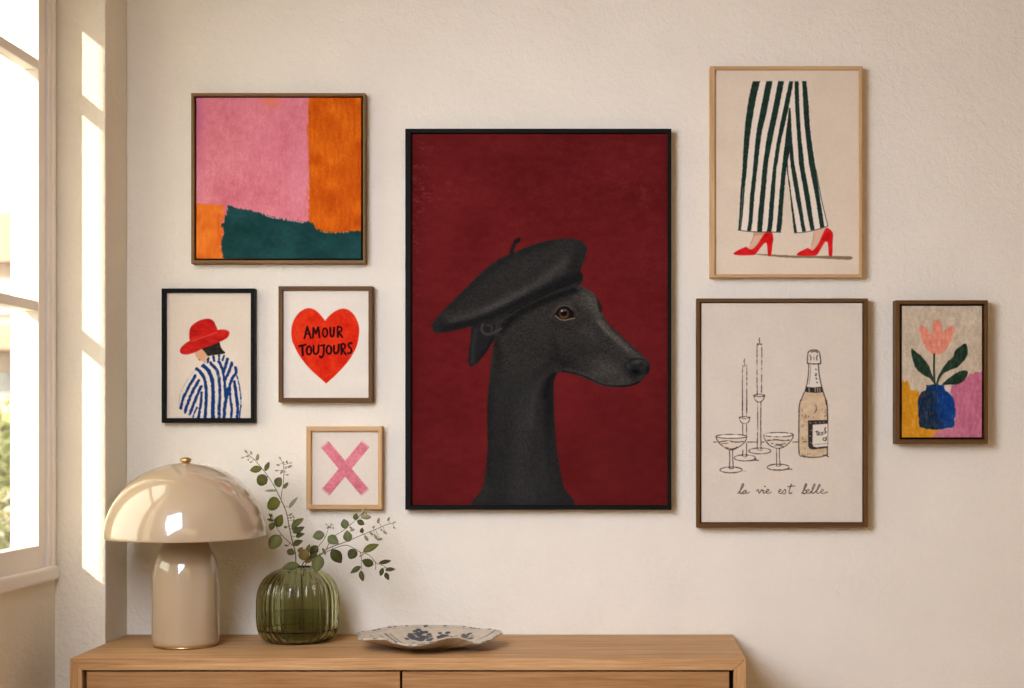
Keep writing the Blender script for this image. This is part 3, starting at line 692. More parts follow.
    a.lay(a.soft_line(G([(40, 190), (70, 140), (115, 112), (165, 128), (205, 190)]), 1.3) * .35, (78, 71, 64))
    a.poly(G([(62, 182), (82, 152), (115, 136), (148, 145), (170, 170), (184, 206), (160, 208), (120, 216), (84, 206)]), (20, 15, 12), k=3)
    a.lay(a.mask(np.hypot(a.X - ex, a.Y - ey - .1) - 4.9, 1.3), (76, 48, 30)); a.lay(a.blob(ex - .6, ey + 3.2, 3.6, 1.5) * .7, (116, 76, 44))
    a.lay(a.mask(np.hypot(a.X - ex + .2, a.Y - ey + .3) - 3.3, 1.3), (12, 9, 8))
    a.lay(a.soft_line(G([(62, 180), (84, 150), (116, 136), (150, 146), (174, 176)]), .9) * .9, (13, 10, 9))
    a.lay(a.soft_line(G([(66, 192), (90, 212), (122, 220), (160, 212), (184, 207)]), .65) * .85, (142, 116, 94))
    a.lay(a.soft_line(G([(58, 176), (80, 146), (112, 129), (148, 134), (168, 152)]), .6) * .6, (116, 104, 90))
    a.lay(np.clip(a.blob(ex - 2.0, ey - 2.6, 1.0, .9) * 1.2 + a.blob(ex + 1.0, ey - 3.0, .7, .6) * .8, 0, 1), (196, 192, 188))
    # beret
    beret = H([(44, 408), (52, 390), (75, 360), (120, 315), (180, 255), (240, 195), (300, 150), (370, 119), (440, 92), (500, 77), (560, 70), (605, 76), (630, 90), (638, 110), (634, 135), (622, 168), (613, 192), (620, 206), (624, 226), (618, 242), (598, 250), (540, 266), (470, 292), (400, 326), (340, 362), (300, 388), (255, 400), (205, 405), (130, 424), (85, 430), (58, 429)])
    m = a.mask(a.sd_poly(crom(beret, 4, True)) + fur * .25, 1.3)
    shade(m, (40, 38, 35), [
        (a.soft_line(H([(120, 390), (240, 352), (330, 310), (430, 255), (520, 190), (560, 150)]), 5.5), (66, 62, 57), .8), (a.soft_line(H([(240, 350), (330, 310), (400, 272)]), 3.0), (76, 73, 70), .6),
        (a.soft_line(H([(90, 415), (220, 385), (330, 338), (430, 290), (540, 240), (610, 210)]), 4.8), (22, 22, 21), .95), (a.soft_line(H([(610, 200), (590, 160), (610, 110)]), 6), (26, 26, 25), .55),
        (a.blob(*H([(420, 170)])[0], 40, 12, -26), (46, 44, 40), .6), (a.blob(*H([(560, 110)])[0], 16, 8, -10), (45, 43, 40), .6), (a.soft_line(H([(120, 330), (240, 215), (360, 135), (500, 85)]), 3.0), (28, 28, 27), .6),
        (a.soft_line(H([(330, 372), (420, 322), (520, 276), (612, 243)]), 2.4), (34, 33, 32), .8), (a.soft_line(H([(340, 358), (420, 312), (520, 264), (615, 226)]), .7), (12, 12, 12), .8), (a.blob(*H([(70, 405)])[0], 9, 4, -40), (30, 30, 29), .7)], fur, 9)
    a.line(H([(350, 124), (356, 104), (364, 86), (374, 76)]), 3.6, (26, 24, 23), wob=.3); a.line(H([(366, 82), (377, 76)]), 4.2, (24, 23, 22), wob=.3); a.line(H([(352, 122), (362, 90)]), .8, (60, 56, 53), alpha=.5)
    # folded near ear under the brim
    a.lay(a.soft_line(H([(240, 400), (236, 420), (252, 436), (278, 432), (310, 415)]), 1.5) * .8, (70, 67, 63))
    a.lay(a.blob(*H([(262, 415)])[0], 4.5, 3.2) * .8, (30, 29, 28)); a.lay(a.soft_line(H([(255, 402), (275, 408), (272, 424)]), .8) * .6, (80, 76, 72))
    a.C += a.grain(1)[..., None] * 4
    return a
SUN, KEY, FILL, SKY, EXPO = 6.5, 88.0, 17.0, 3.8, 0.0
# ------------------------------------------------------------------ materials
WALL = (0.86, 0.797, 0.64)
M_wall = plaster('wall_plaster', WALL, 48, 0.75, 0.035)
M_ceil = plaster('ceiling_paint', (0.70, 0.56, 0.40), 40, 0.1, 0.02)
M_white = plain('window_paint', (0.90, 0.84, 0.76), 0.4)
M_dark = plain('dark_recess', (0.012, 0.010, 0.008), 0.9, spec=0.1)  # near-black, puts the shade of gaps and frame recesses into the colour
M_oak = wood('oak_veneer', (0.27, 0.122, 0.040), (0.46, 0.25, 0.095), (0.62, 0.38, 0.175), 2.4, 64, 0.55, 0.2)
M_oak_front = wood('oak_front_veneer', (0.20, 0.088, 0.026), (0.345, 0.175, 0.062), (0.45, 0.255, 0.108), 2.0, 46, 0.55, 0.2)  # darker than the top: partly its own tone, partly painted-in shade
M_floor = wood('oak_floor', (0.38, 0.23, 0.11), (0.50, 0.32, 0.16), (0.60, 0.40, 0.21), 1.0, 12, 0.45)
M_black = wood('black_stained_wood', (0.004, 0.004, 0.004), (0.007, 0.007, 0.006), (0.011, 0.010, 0.009), 3, 150, 0.5, 0.15)
M_brown = wood('walnut_frame', (0.075, 0.034, 0.010), (0.115, 0.055, 0.017), (0.16, 0.082, 0.028), 3, 160, 0.5, 0.15)
M_tan = wood('mid_brown_frame', (0.13, 0.068, 0.022), (0.18, 0.10, 0.035), (0.235, 0.138, 0.055), 3, 160, 0.5, 0.15)
M_light = wood('light_oak_frame', (0.44, 0.25, 0.10), (0.55, 0.335, 0.145), (0.66, 0.43, 0.21), 3, 160, 0.5, 0.15)
for m_, k in ((M_black, .05), (M_brown, .10), (M_tan, .12), (M_light, .15), (M_oak, .18), (M_oak_front, .15)): m_.node_tree.nodes['Principled BSDF'].inputs['Specular IOR Level'].default_value = k
M_canvas = art_mat('painted_canvas', 0.6, 800, 0.25, 2.2)
M_matte = art_mat('painted_matte_canvas', 0.85, 1100, 0.2, 0.4)
M_paper = art_mat('printed_paper', 0.9, 1300, 0.1, 0.2)
M_lamp = plain('cream_enamel', (0.47, 0.352, 0.207), 0.30, spec=0.4, coat=1.0)
M_lamp.node_tree.nodes['Principled BSDF'].inputs['Coat Roughness'].default_value = 0.012
M_lamp.node_tree.nodes['Principled BSDF'].inputs['Coat IOR'].default_value = 1.9
M_brass = plain('brass', (0.62, 0.41, 0.16), 0.28, 1.0)
M_stem = plain('stem_bark', (0.115, 0.078, 0.04), 0.7)
M_bud = plain('bud_green', (0.28, 0.26, 0.10), 0.6)

def leaf_material():
    m, nt, b = new_mat('eucalyptus_leaf')
    at = node(nt, 'ShaderNodeAttribute', attribute_name='tint')
    nt.links.new(at.outputs['Color'], b.inputs['Base Color'])
    b.inputs['Roughness'].default_value = 0.55
    b.inputs['Specular IOR Level'].default_value = 0.15
    return m
M_leaf = leaf_material()

def glass_material(name, col, rough=0.0, ior=1.45):
    m = bpy.data.materials.new(name); m.use_nodes = True
    nt = m.node_tree
    for n in list(nt.nodes): nt.nodes.remove(n)
    g = node(nt, 'ShaderNodeBsdfGlass'); g.inputs['Color'].default_value = rgba(col)
    g.inputs['Roughness'].default_value = rough; g.inputs['IOR'].default_value = ior
    o = node(nt, 'ShaderNodeOutputMaterial'); nt.links.new(g.outputs[0], o.inputs['Surface'])
    return m
M_green = glass_material('green_glass', (0.845, 0.85, 0.715), 0.02, 1.42)
def water_material():
    m = bpy.data.materials.new('water'); m.use_nodes = True
    nt = m.node_tree
    for n in list(nt.nodes): nt.nodes.remove(n)
    t = node(nt, 'ShaderNodeBsdfTransparent'); t.inputs['Color'].default_value = (0.86, 0.88, 0.80, 1)
    g = node(nt, 'ShaderNodeBsdfGlossy'); g.inputs['Roughness'].default_value = 0.02
    mx = node(nt, 'ShaderNodeMixShader'); fr = node(nt, 'ShaderNodeFresnel', IOR=1.15)
    o = node(nt, 'ShaderNodeOutputMaterial'); nt.links.new(fr.outputs[0], mx.inputs[0])
    nt.links.new(t.outputs[0], mx.inputs[1]); nt.links.new(g.outputs[0], mx.inputs[2]); nt.links.new(mx.outputs[0], o.inputs['Surface'])
    return m
M_water = water_material()

def pane_material():
    m = bpy.data.materials.new('window_glass'); m.use_nodes = True
    nt = m.node_tree
    for n in list(nt.nodes): nt.nodes.remove(n)
    t = node(nt, 'ShaderNodeBsdfTransparent'); t.inputs['Color'].default_value = (0.97, 0.98, 0.97, 1)
    g = node(nt, 'ShaderNodeBsdfGlossy'); g.inputs['Roughness'].default_value = 0.0
    mx = node(nt, 'ShaderNodeMixShader'); mx.inputs[0].default_value = 0.05
    o = node(nt, 'ShaderNodeOutputMaterial')
    nt.links.new(t.outputs[0], mx.inputs[1]); nt.links.new(g.outputs[0], mx.inputs[2]); nt.links.new(mx.outputs[0], o.inputs['Surface'])
    return m
M_pane = pane_material()

# ------------------------------------------------------------------ the room
XW, XN, XO = -1.2965, -1.4235, -1.522       # wall face, recessed face under the window, outer face
YJ, YS = -0.17, -0.95                      # far jamb of the recess, near side of the window
XR, YF, ZT = 2.9, -5.4, 2.85
bm = bmesh.new(); box(bm, XO, XR + .12, 0, 0.14, -0.02, ZT + .1); struct('wall_back', bm, M_wall)
bm = bmesh.new(); box(bm, XR, XR + .12, YF, 0, -0.02, ZT + .1); struct('wall_right', bm, M_wall)
bm = bmesh.new(); box(bm, XO, XR + .12, YF - .12, YF, -0.02, ZT + .1); struct('wall_front', bm, M_wall)
bm = bmesh.new(); box(bm, XO, XR, YF, 0, ZT, ZT + .1); struct('ceiling', bm, M_ceil)
bm = bmesh.new(); box(bm, XO, XR, YF, 0, -0.06, 0.0, grain=0); struct('floor', bm, M_floor)
W2A, W2B, W2Z0, W2Z1 = -3.45, -1.25, 0.95, 2.60      # second window, nearer than the camera sees
bm = bmesh.new()
box(bm, XO, XW, YJ, 0, 0, ZT, bevel=0.006)           # pier in the corner
box(bm, XO, XN, YS - .04, YJ, 0, 0.962)              # wall under the window
box(bm, XO, XN, YS - .04, YJ, 2.512, ZT)              # and over it
box(bm, XO, XW, W2B, YS - .04, 0, ZT)                # pier between the windows
box(bm, XO, XW, W2A, W2B, 0, W2Z0); box(bm, XO, XW, W2A, W2B, W2Z1, ZT)
box(bm, XO, XW, YF, W2A, 0, ZT)
struct('wall_left', bm, M_wall)
# window: outer box frame, casing, sash, glazing bars, glass, sill
ZS, ZH = 1.0, 2.50
def yat(px, x): return (-x * F / (PX - px)) - D      # where the plane x shows at px
ya = YJ; yb = yat(48.4, XN + .003); yc = yat(38.8, XN - .004)
bm = bmesh.new()
box(bm, XN - .05, XN + .003, yb, ya, ZS - .02, ZH, bevel=.002)
box(bm, XN - .048, XN + .008, yb + .022, ya - .012, ZS - .01, ZH, bevel=.003)
box(bm, XN - .05, XN + .003, YS - .03, YS + .02, ZS - .02, ZH, bevel=.002)
box(bm, XN - .05, XN + .003, YS + .02, yb, ZH - .03, ZH + .012, bevel=.002)
win = struct('window_1', bm, M_white)
bm = bmesh.new()
zb0, zb1 = ZS - .004, 1.054
box(bm, XN - .045, XN - .004, yc, yb - .0015, zb0, ZH - .032, bevel=.0025)
box(bm, XN - .045, XN - .004, YS + .022, YS + .08, zb0, ZH - .032, bevel=.0025)
box(bm, XN - .045, XN - .004, YS + .08, yc, zb0, zb1, bevel=.0025)
box(bm, XN - .045, XN - .004, YS + .08, yc, 2.437, ZH - .032, bevel=.0025)
struct('window_sash', bm, M_white, win)
for z in (2.236, 1.642):
    bm = bmesh.new(); box(bm, XN - .042, XN - .007, YS + .08, yc, z - .0125, z + .0125, bevel=.003)
    struct('glazing_bar', bm, M_white, win)
bm = bmesh.new(); box(bm, XN - .045, XN - .004, -.70, -.62, zb1, 2.437, bevel=.003); struct('meeting_stile', bm, M_white, win)
bm = bmesh.new(); box(bm, XN - .030, XN - .026, YS + .078, yc + .002, zb1 - .002, 2.439)
struct('glass_pane', bm, M_pane, win)
bm = bmesh.new(); box(bm, XN - .02, XN + .013, YS, YJ - .001, 0.963, ZS - .002, bevel=.006)
struct('window_sill', bm, M_white, win)
# the outer stone jamb and its stop, and an added unseen panel that blocks the sun on the near side
bm = bmesh.new()
box(bm, XN - .079, XN - .064, yc + .012, yb + .02, 0.95, 2.51, bevel=.001)
box(bm, XN - .0625, XN - .051, yc + .008, yb + .02, 0.95, 2.51, bevel=.001)
struct('outer_jamb', bm, plain('outer_paint', (0.85, 0.85, 0.84), 0.6), win)
bm = bmesh.new(); box(bm, XO - .378, XO, YS - .03, YS, 0.6, 3.3, bevel=.004)
struct('sun_blocker', bm, M_white, win)
# second window; the panel outside it is added to keep the sun out
bm = bmesh.new()
for z0, z1 in ((W2Z0, W2Z0 + .06), (W2Z1 - .06, W2Z1)): box(bm, XN - .04, XN, W2A, W2B, z0, z1, bevel=.003)
for y0, y1 in ((W2A, W2A + .06), (W2B - .06, W2B), (-2.45, -2.35)): box(bm, XN - .04, XN, y0, y1, W2Z0, W2Z1, bevel=.003)
for z in (1.50, 2.05): box(bm, XN - .035, XN - .005, W2A, W2B, z - .0125, z + .0125, bevel=.003)
win2 = struct('window_2', bm, M_white)
bm = bmesh.new(); box(bm, XO, XO + .01, W2A, W2B, W2Z0, W2Z1)
struct('added_blind', bm, plain('added_blind_cloth', (0.85, 0.83, 0.78), 0.9), win2)

# added frame and panel behind the viewer, dressing for the warm fill light
bm = bmesh.new()
for x0, x1, z0, z1 in ((-.78, -.7, .9, 2.8), (1.9, 1.98, .9, 2.8), (-.7, 1.9, 2.72, 2.8), (-.7, 1.9, .9, .98)): box(bm, x0, x1, YF, YF + .025, z0, z1, bevel=.003)
fill_frame = struct('fill_light_frame', bm, M_white)
bm = bmesh.new(); box(bm, -.7, 1.9, YF + .002, YF + .01, .98, 2.72); struct('added_blind', bm, plain('fill_backing', (0.8, 0.72, 0.6), 0.9), fill_frame)

# ------------------------------------------------------------------ sideboard
SX0, SX1, SY = XW + .0006, 0.2965, -0.42
def sideboard():
    x0, x1, yf, yb_, zt, t = SX0, SX1, SY, -0.004, TOPZ, 0.0285
    zb = 0.20
    r = thing('sideboard', ((x0 + x1) / 2, (yf + yb_) / 2, 0), 'long oak sideboard with mitred edges standing against the plaster wall', 'sideboard')
    g = 0.0004
    bm = bmesh.new(); prism(bm, [(x0 + g, zt), (x1 - g, zt), (x1 - t - g, zt - t), (x0 + t + g, zt - t)], yf, yb_, .0012, 0); obj('top_panel', bm, M_oak, r)
    bm = bmesh.new(); prism(bm, [(x0, zt - g), (x0 + t, zt - t - g), (x0 + t, zb), (x0, zb)], yf, yb_, .0012, 2); obj('side_panel', bm, M_oak, r)
    bm = bmesh.new(); prism(bm, [(x1, zt - g), (x1 - t, zt - t - g), (x1 - t, zb), (x1, zb)], yf, yb_, .0012, 2); obj('side_panel', bm, M_oak, r)
    bm = bmesh.new(); box(bm, x0 + t, x1 - t, yf, yb_, zb, zb + t, .0012, 0); obj('bottom_panel', bm, M_oak, r)
    bm = bmesh.new(); box(bm, x0 + t, x1 - t, yb_ - .012, yb_, zb + t, zt - t); box(bm, x0 + t, x1 - t, yf + .03, yf + .032, zb + t, zt - t)  # near-black sheet behind the fronts stands in for shade in the gaps
    obj('carcass', bm, M_dark, r)
    yy = D + yf
    xs = (400.5 - PX) * yy / F
    xa = (86.0 - PX) * yy / F; xb = (399.6 - PX) * yy / F; xc = (402.0 - PX) * yy / F; xd = (729.3 - PX) * yy / F
    ztop = zt - t - 0.0042
    for a, b in ((xa, xb), (xc, xd)):
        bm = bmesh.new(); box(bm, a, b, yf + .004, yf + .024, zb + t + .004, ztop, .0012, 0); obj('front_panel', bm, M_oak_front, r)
    for sx in (x0 + .12, x1 - .12):
        for sy in (yf + .06, yb_ - .06):
            bm = bmesh.new(); lathe(bm, [(0, .0004), (.013, .0004), (.021, zb), (0, zb)], 20, (sx, sy, 0)); face_uv(bm, bm.faces[:], 2); obj('leg', bm, M_oak, r)
sideboard()

# ------------------------------------------------------------------ pictures
def frame_mesh(x0, x1, z0, z1, ix0, ix1, iz0, iz1, dep):
    """mitred moulding; outer rect, inner rect, dep in front of the wall"""
    bm = bmesh.new(); uvl = bm.loops.layers.uv.new('grain')
    c = min(.0012, abs(ix0 - x0) * .2); b = -.0006
    prof = [(0, b), (0, -dep + c), (c, -dep), (-c, -dep), (-0.0, -dep + c), (-0.0, b)]   # first three from the outer edge, rest from the inner
    O = [(x0, z0), (x1, z0), (x1, z1), (x0, z1)]; I = [(ix0, iz0), (ix1, iz0), (ix1, iz1), (ix0, iz1)]
    def corner(i, k):
        ox, oz = O[i]; nx_, nz = I[i]
        sx = 1 if i in (0, 3) else -1; sz = 1 if i in (0, 1) else -1
        o_, y = prof[k]
        if k < 3: return (ox + sx * o_, y, oz + sz * o_)
        return (nx_ + sx * o_, y, nz + sz * o_)
    n = len(prof)
    V = [[bm.verts.new(corner(i, k)) for k in range(n)] for i in range(4)]
    for i in range(4):
        j = (i + 1) % 4
        ax = 0 if i in (0, 2) else 2
        o = rng.random() * 9
        for k in range(n):
            l = (k + 1) % n
            f = bm.faces.new((V[i][k], V[i][l], V[j][l], V[j][k]))
            vv = {V[i][k]: k, V[j][k]: k, V[i][l]: k + 1, V[j][l]: k + 1}
            for lp in f.loops: lp[uvl].uv = (lp.vert.co[ax] + o, vv[lp.vert] * .006 + o * 1.3)
    bmesh.ops.recalc_face_normals(bm, faces=bm.faces[:])
    return bm

def picture(name, art, outer, opening, dep, recess, fmat, amat, label, cat, sheet, gain=1.0, tray=False):
    ol, ot, orr, ob = outer; il, it, ir, ib = opening
    y = -dep; yc_ = -(dep - recess)
    X = lambda px, yy: P(px, 0, yy).x
    Z = lambda py, yy: P(0, py, yy).z
    x0 = X(ol, y if ol < PX else 0); x1 = X(orr, 0 if orr < PX else y)
    z1 = Z(ot, y if ot < PY else 0); z0 = Z(ob, 0 if ob < PY else y)
    ix0 = X(il, yc_ if il < PX else y); ix1 = X(ir, y if ir < PX else yc_)
    iz1 = Z(it, yc_ if it < PY else y); iz0 = Z(ib, y if ib < PY else yc_)
    r = thing(name, ((x0 + x1) / 2, -.0006, z0), label, cat)
    obj('frame', frame_mesh(x0, x1, z0, z1, ix0, ix1, iz0, iz1, dep), fmat, r)
    bm = bmesh.new(); box(bm, ix0, ix1, -.005, -.0008, iz0, iz1); obj('backing_board', bm, M_dark, r)
    art_mesh(art, sheet, yc_, -.0052, amat, r, gain)
    return r

picture('framed_painting', paint_abstract(), (191.0, 93.0, 367.3, 265.0), (194.9, 96.5, 362.9, 260.1), .036, .006, M_tan, M_canvas,
        'abstract painting in pink, orange and teal blocks in a thin brown frame', 'painting', 'canvas', 0.98)
picture('framed_print', paint_woman(), (161.4, 288.4, 256.8, 422.9), (167.0, 293.0, 250.6, 418.0), .028, .010, M_black, M_paper,
        'black framed print of a person in red hat and striped shirt', 'print', 'paper_print', 0.97)
picture('framed_print', paint_heart(), (278.4, 286.2, 374.4, 402.6), (283.4, 290.6, 368.4, 397.8), .033, .010, M_brown, M_paper,
        'brown framed print of a red heart with the words AMOUR TOUJOURS', 'print', 'paper_print', 1.0)
picture('framed_print', paint_cross(), (306.2, 426.4, 383.8, 509.4), (311.8, 431.0, 377.9, 504.6), .032, .012, M_light, M_paper,
        'small light oak framed print of a pink brushed cross', 'print', 'paper_print', 1.0)
picture('framed_painting', paint_hound(), (405.2, 128.6, 671.4, 509.8), (411.6, 133.9, 667.4, 505.0), .036, .014, M_black, M_matte,
        'large black framed painting of a dark hound in a beret on deep red', 'painting', 'canvas', 1.0)
picture('framed_print', paint_trousers(), (709.3, 66.2, 862.5, 278.8), (714.9, 70.4, 858.7, 274.2), .034, .008, M_light, M_paper,
        'light oak framed print of striped trouser legs in red heels', 'print', 'paper_print', 0.9)
picture('framed_print', paint_bottle(), (695.8, 298.4, 868.0, 527.6), (700.2, 302.4, 863.4, 523.2), .036, .008, M_brown, M_paper,
        'brown framed line drawing of candles, coupes and a champagne bottle', 'print', 'paper_print', 0.9)
picture('framed_painting', paint_tulip(), (892.6, 300.2, 988.0, 443.8), (900.0, 304.2, 984.2, 439.4), .044, .007, M_brown, M_canvas,
        'small deep framed painting of a pink tulip in a blue vase', 'painting', 'canvas', 0.9)

# ------------------------------------------------------------------ lamp
def table_lamp():
    yL = -0.212; d = D + yL; s = F / d
    cx = (185.8 - PX) / s
    r = thing('table_lamp', (cx, yL, TOPZ), 'glossy cream mushroom table lamp with domed shade at the left end of the sideboard', 'lamp')
    c = (cx, yL, TOPZ)
    zr = (ZC - TOPZ) - (537 - PY) / s           # rim height over the top
    ztop = (ZC - TOPZ) - (462.8 - PY) / s
    R = 78.6 / s; H = ztop - zr
    # base: rounded bottle shape
    def zz(py): return (ZC - TOPZ) - (py - PY) / s
    k = (zz(552.7)) / (zz(552.7) - zz(643))
    prof = [(0, .004), (29.5 / s, .004), (31.6 / s, .0065), (32.6 / s, .012), (32.7 / s, .022)]
    for hw, py in ((32.7, 600), (32.6, 580), (32.2, 572), (31.2, 565), (29.4, 559), (26.6, 552.5), (23.6, 546.5), (20.8, 541), (17.5, 535), (12, 529), (8, 526)):
        prof.append((hw / s, zz(py)))
    prof += [(0.0, zz(525))]
    bm = bmesh.new(); lathe(bm, prof, 96, c); obj('base', bm, M_lamp, r, smooth=True)
    bm = bmesh.new(); lathe(bm, [(0, .0004), (29.3 / s, .0004), (30.6 / s, .0012), (30.6 / s, .0055), (29, .0055)[:0] or (28.0 / s, .0058), (0, .0058)], 96, c); obj('foot_ring', bm, M_brass, r, smooth=True)
    out = []; inn = []
    for i in range(33):
        t = math.pi / 2 * i / 32
        out.append((R * math.cos(t) ** .96 if i < 32 else 0, zr + .004 + (H - .004) * math.sin(t) ** 1.04))
    out = [(R, zr), ] + out
    th = .003
    for q, z in out: inn.append((max(0, q - th) if q > 0 else 0, z - (th if q < R * .98 else 0)))
    prof = inn[::-1][:-1] + [(R - th, zr + .0005), (R - th * .5, zr - .0006)] + out
    bm = bmesh.new(); lathe(bm, prof, 128, c); bmesh.ops.remove_doubles(bm, verts=bm.verts[:], dist=1e-6); bmesh.ops.recalc_face_normals(bm, faces=bm.faces[:])
    obj('lamp_shade', bm, M_lamp, r, smooth=True)
    # rod that carries the shade, and the brass finial
    bm = bmesh.new(); lathe(bm, [(0, zz(526)), (.006, zz(526)), (.006, ztop - .004), (0, ztop - .004)], 20, c); obj('stem', bm, M_brass, r, smooth=True)
    bm = bmesh.new()
    lathe(bm, [(0, ztop - .002), (.007, ztop - .002), (.0085, ztop + .001), (.0125, ztop + .003), (.0138, ztop + .0065), (.0125, ztop + .010), (.008, ztop + .0128), (0, ztop + .0138)], 32, c)
    obj('finial', bm, M_brass, r, smooth=True)
table_lamp()

# ------------------------------------------------------------------ glass vase with water
VY = -0.135; VS = F / (D + VY); VX = (297.9 - PX) / VS
VZ = lambda py: (641.3 - py) / VS
def glass_vase():
    c = (VX, VY, TOPZ + .0004)
    r = thing('glass_vase', c, 'ribbed green glass vase holding eucalyptus beside the cream lamp', 'vase')
    pts = [(0, 641.3), (25, 641.3), (31.5, 639.6), (36.8, 635.5), (39.8, 629), (41.0, 620), (41.2, 608), (41.0, 599), (39.9, 591), (37.2, 583.5), (32.5, 577), (26.5, 572.4), (20.5, 569.6), (16, 568.0)]
    sm = crom(pts, 5)
    NR = 26
    def radial(t, z):
        k = min(1.0, max(0.0, (z - .002) / .02)) * (1 if z < VZ(585) else max(.35, 1 - (z - VZ(585)) / .06))
        w = abs(math.sin(NR * t / 2)) ** 0.7
        return 1 - .072 * k * (1 - w)
    prof = [(max(q, 0) / VS, VZ(py)) for q, py in sm]
    prof += [(14.6 / VS, VZ(566.6)), (13.4 / VS, VZ(566.8))]
    th = .0034
    inner = []
    for q, py in sm[::-1]:
        rr = q / VS - th * (1.05 if q > 20 else .6)
        z = VZ(py)
        z = z + (th * 1.6 if py > 630 else 0) - (th * .7 if py < 582 else 0)
        if rr > .004: inner.append((rr * .985, max(z, .009)))
    inner.append((0, .009))
    bm = bmesh.new(); lathe(bm, prof + inner, 26 * 12, c, radial=lambda t, z: radial(t, z))
    bmesh.ops.recalc_face_normals(bm, faces=bm.faces[:])
    obj('vase_body', bm, M_green, r, smooth=True)
    # the water, up to just above half way
    ins = [(q, z) for q, z in inner[::-1] if z <= VZ(613)]
    wp = []
    for q, z in ins: wp.append((max(0, q * .985 - .0003), z + .0006))
    wp += [(wp[-1][0], VZ(613)), (0, VZ(613))]
    bm = bmesh.new(); lathe(bm, wp, 26 * 12, c, radial=lambda t, z: radial(t, z)); bmesh.ops.remove_doubles(bm, verts=bm.verts[:], dist=1e-6); bmesh.ops.recalc_face_normals(bm, faces=bm.faces[:])
    w = obj('water', bm, M_water, None, c, smooth=True)
    tag(w, 'water standing in the lower half of the ribbed green glass vase', 'water')
glass_vase()

# ------------------------------------------------------------------ eucalyptus stems
OL, DK, PALE, BR = (0.094, 0.090, 0.011), (0.054, 0.053, 0.009), (0.21, 0.215, 0.115), (0.130, 0.088, 0.022)
MID, GREY = (0.088, 0.090, 0.020), (0.115, 0.122, 0.043)
def leaf(bm, lay, base, tip, W, nrm, tint, round_=.8, n=9):
    base, tip = Vector(base), Vector(tip)
    ax = tip - base; L = ax.length; ax.normalize()
    side = ax.cross(Vector(nrm)).normalized(); up = side.cross(ax).normalized()
    prev = None
    bend = L * rng.uniform(.04, .12); fold = rng.uniform(.08, .22)
    for i in range(n + 1):
        t = i / n
        w = W / 2 * max(0.0, math.sin(math.pi * t ** .85)) ** round_
        c = base + ax * (L * t) + up * (bend * math.sin(math.pi * t))
        row = []
        for k in (-1, -.55, 0, .55, 1):
            v = bm.verts.new(c + side * (w * k) + up * (fold * w * abs(k) ** 1.3 * (1)))
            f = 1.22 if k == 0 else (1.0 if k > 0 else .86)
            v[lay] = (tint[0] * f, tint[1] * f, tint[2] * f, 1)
            row.append(v)
        if prev:
            for a in range(4): bm.faces.new((prev[a], prev[a + 1], row[a + 1], row[a]))
        prev = row

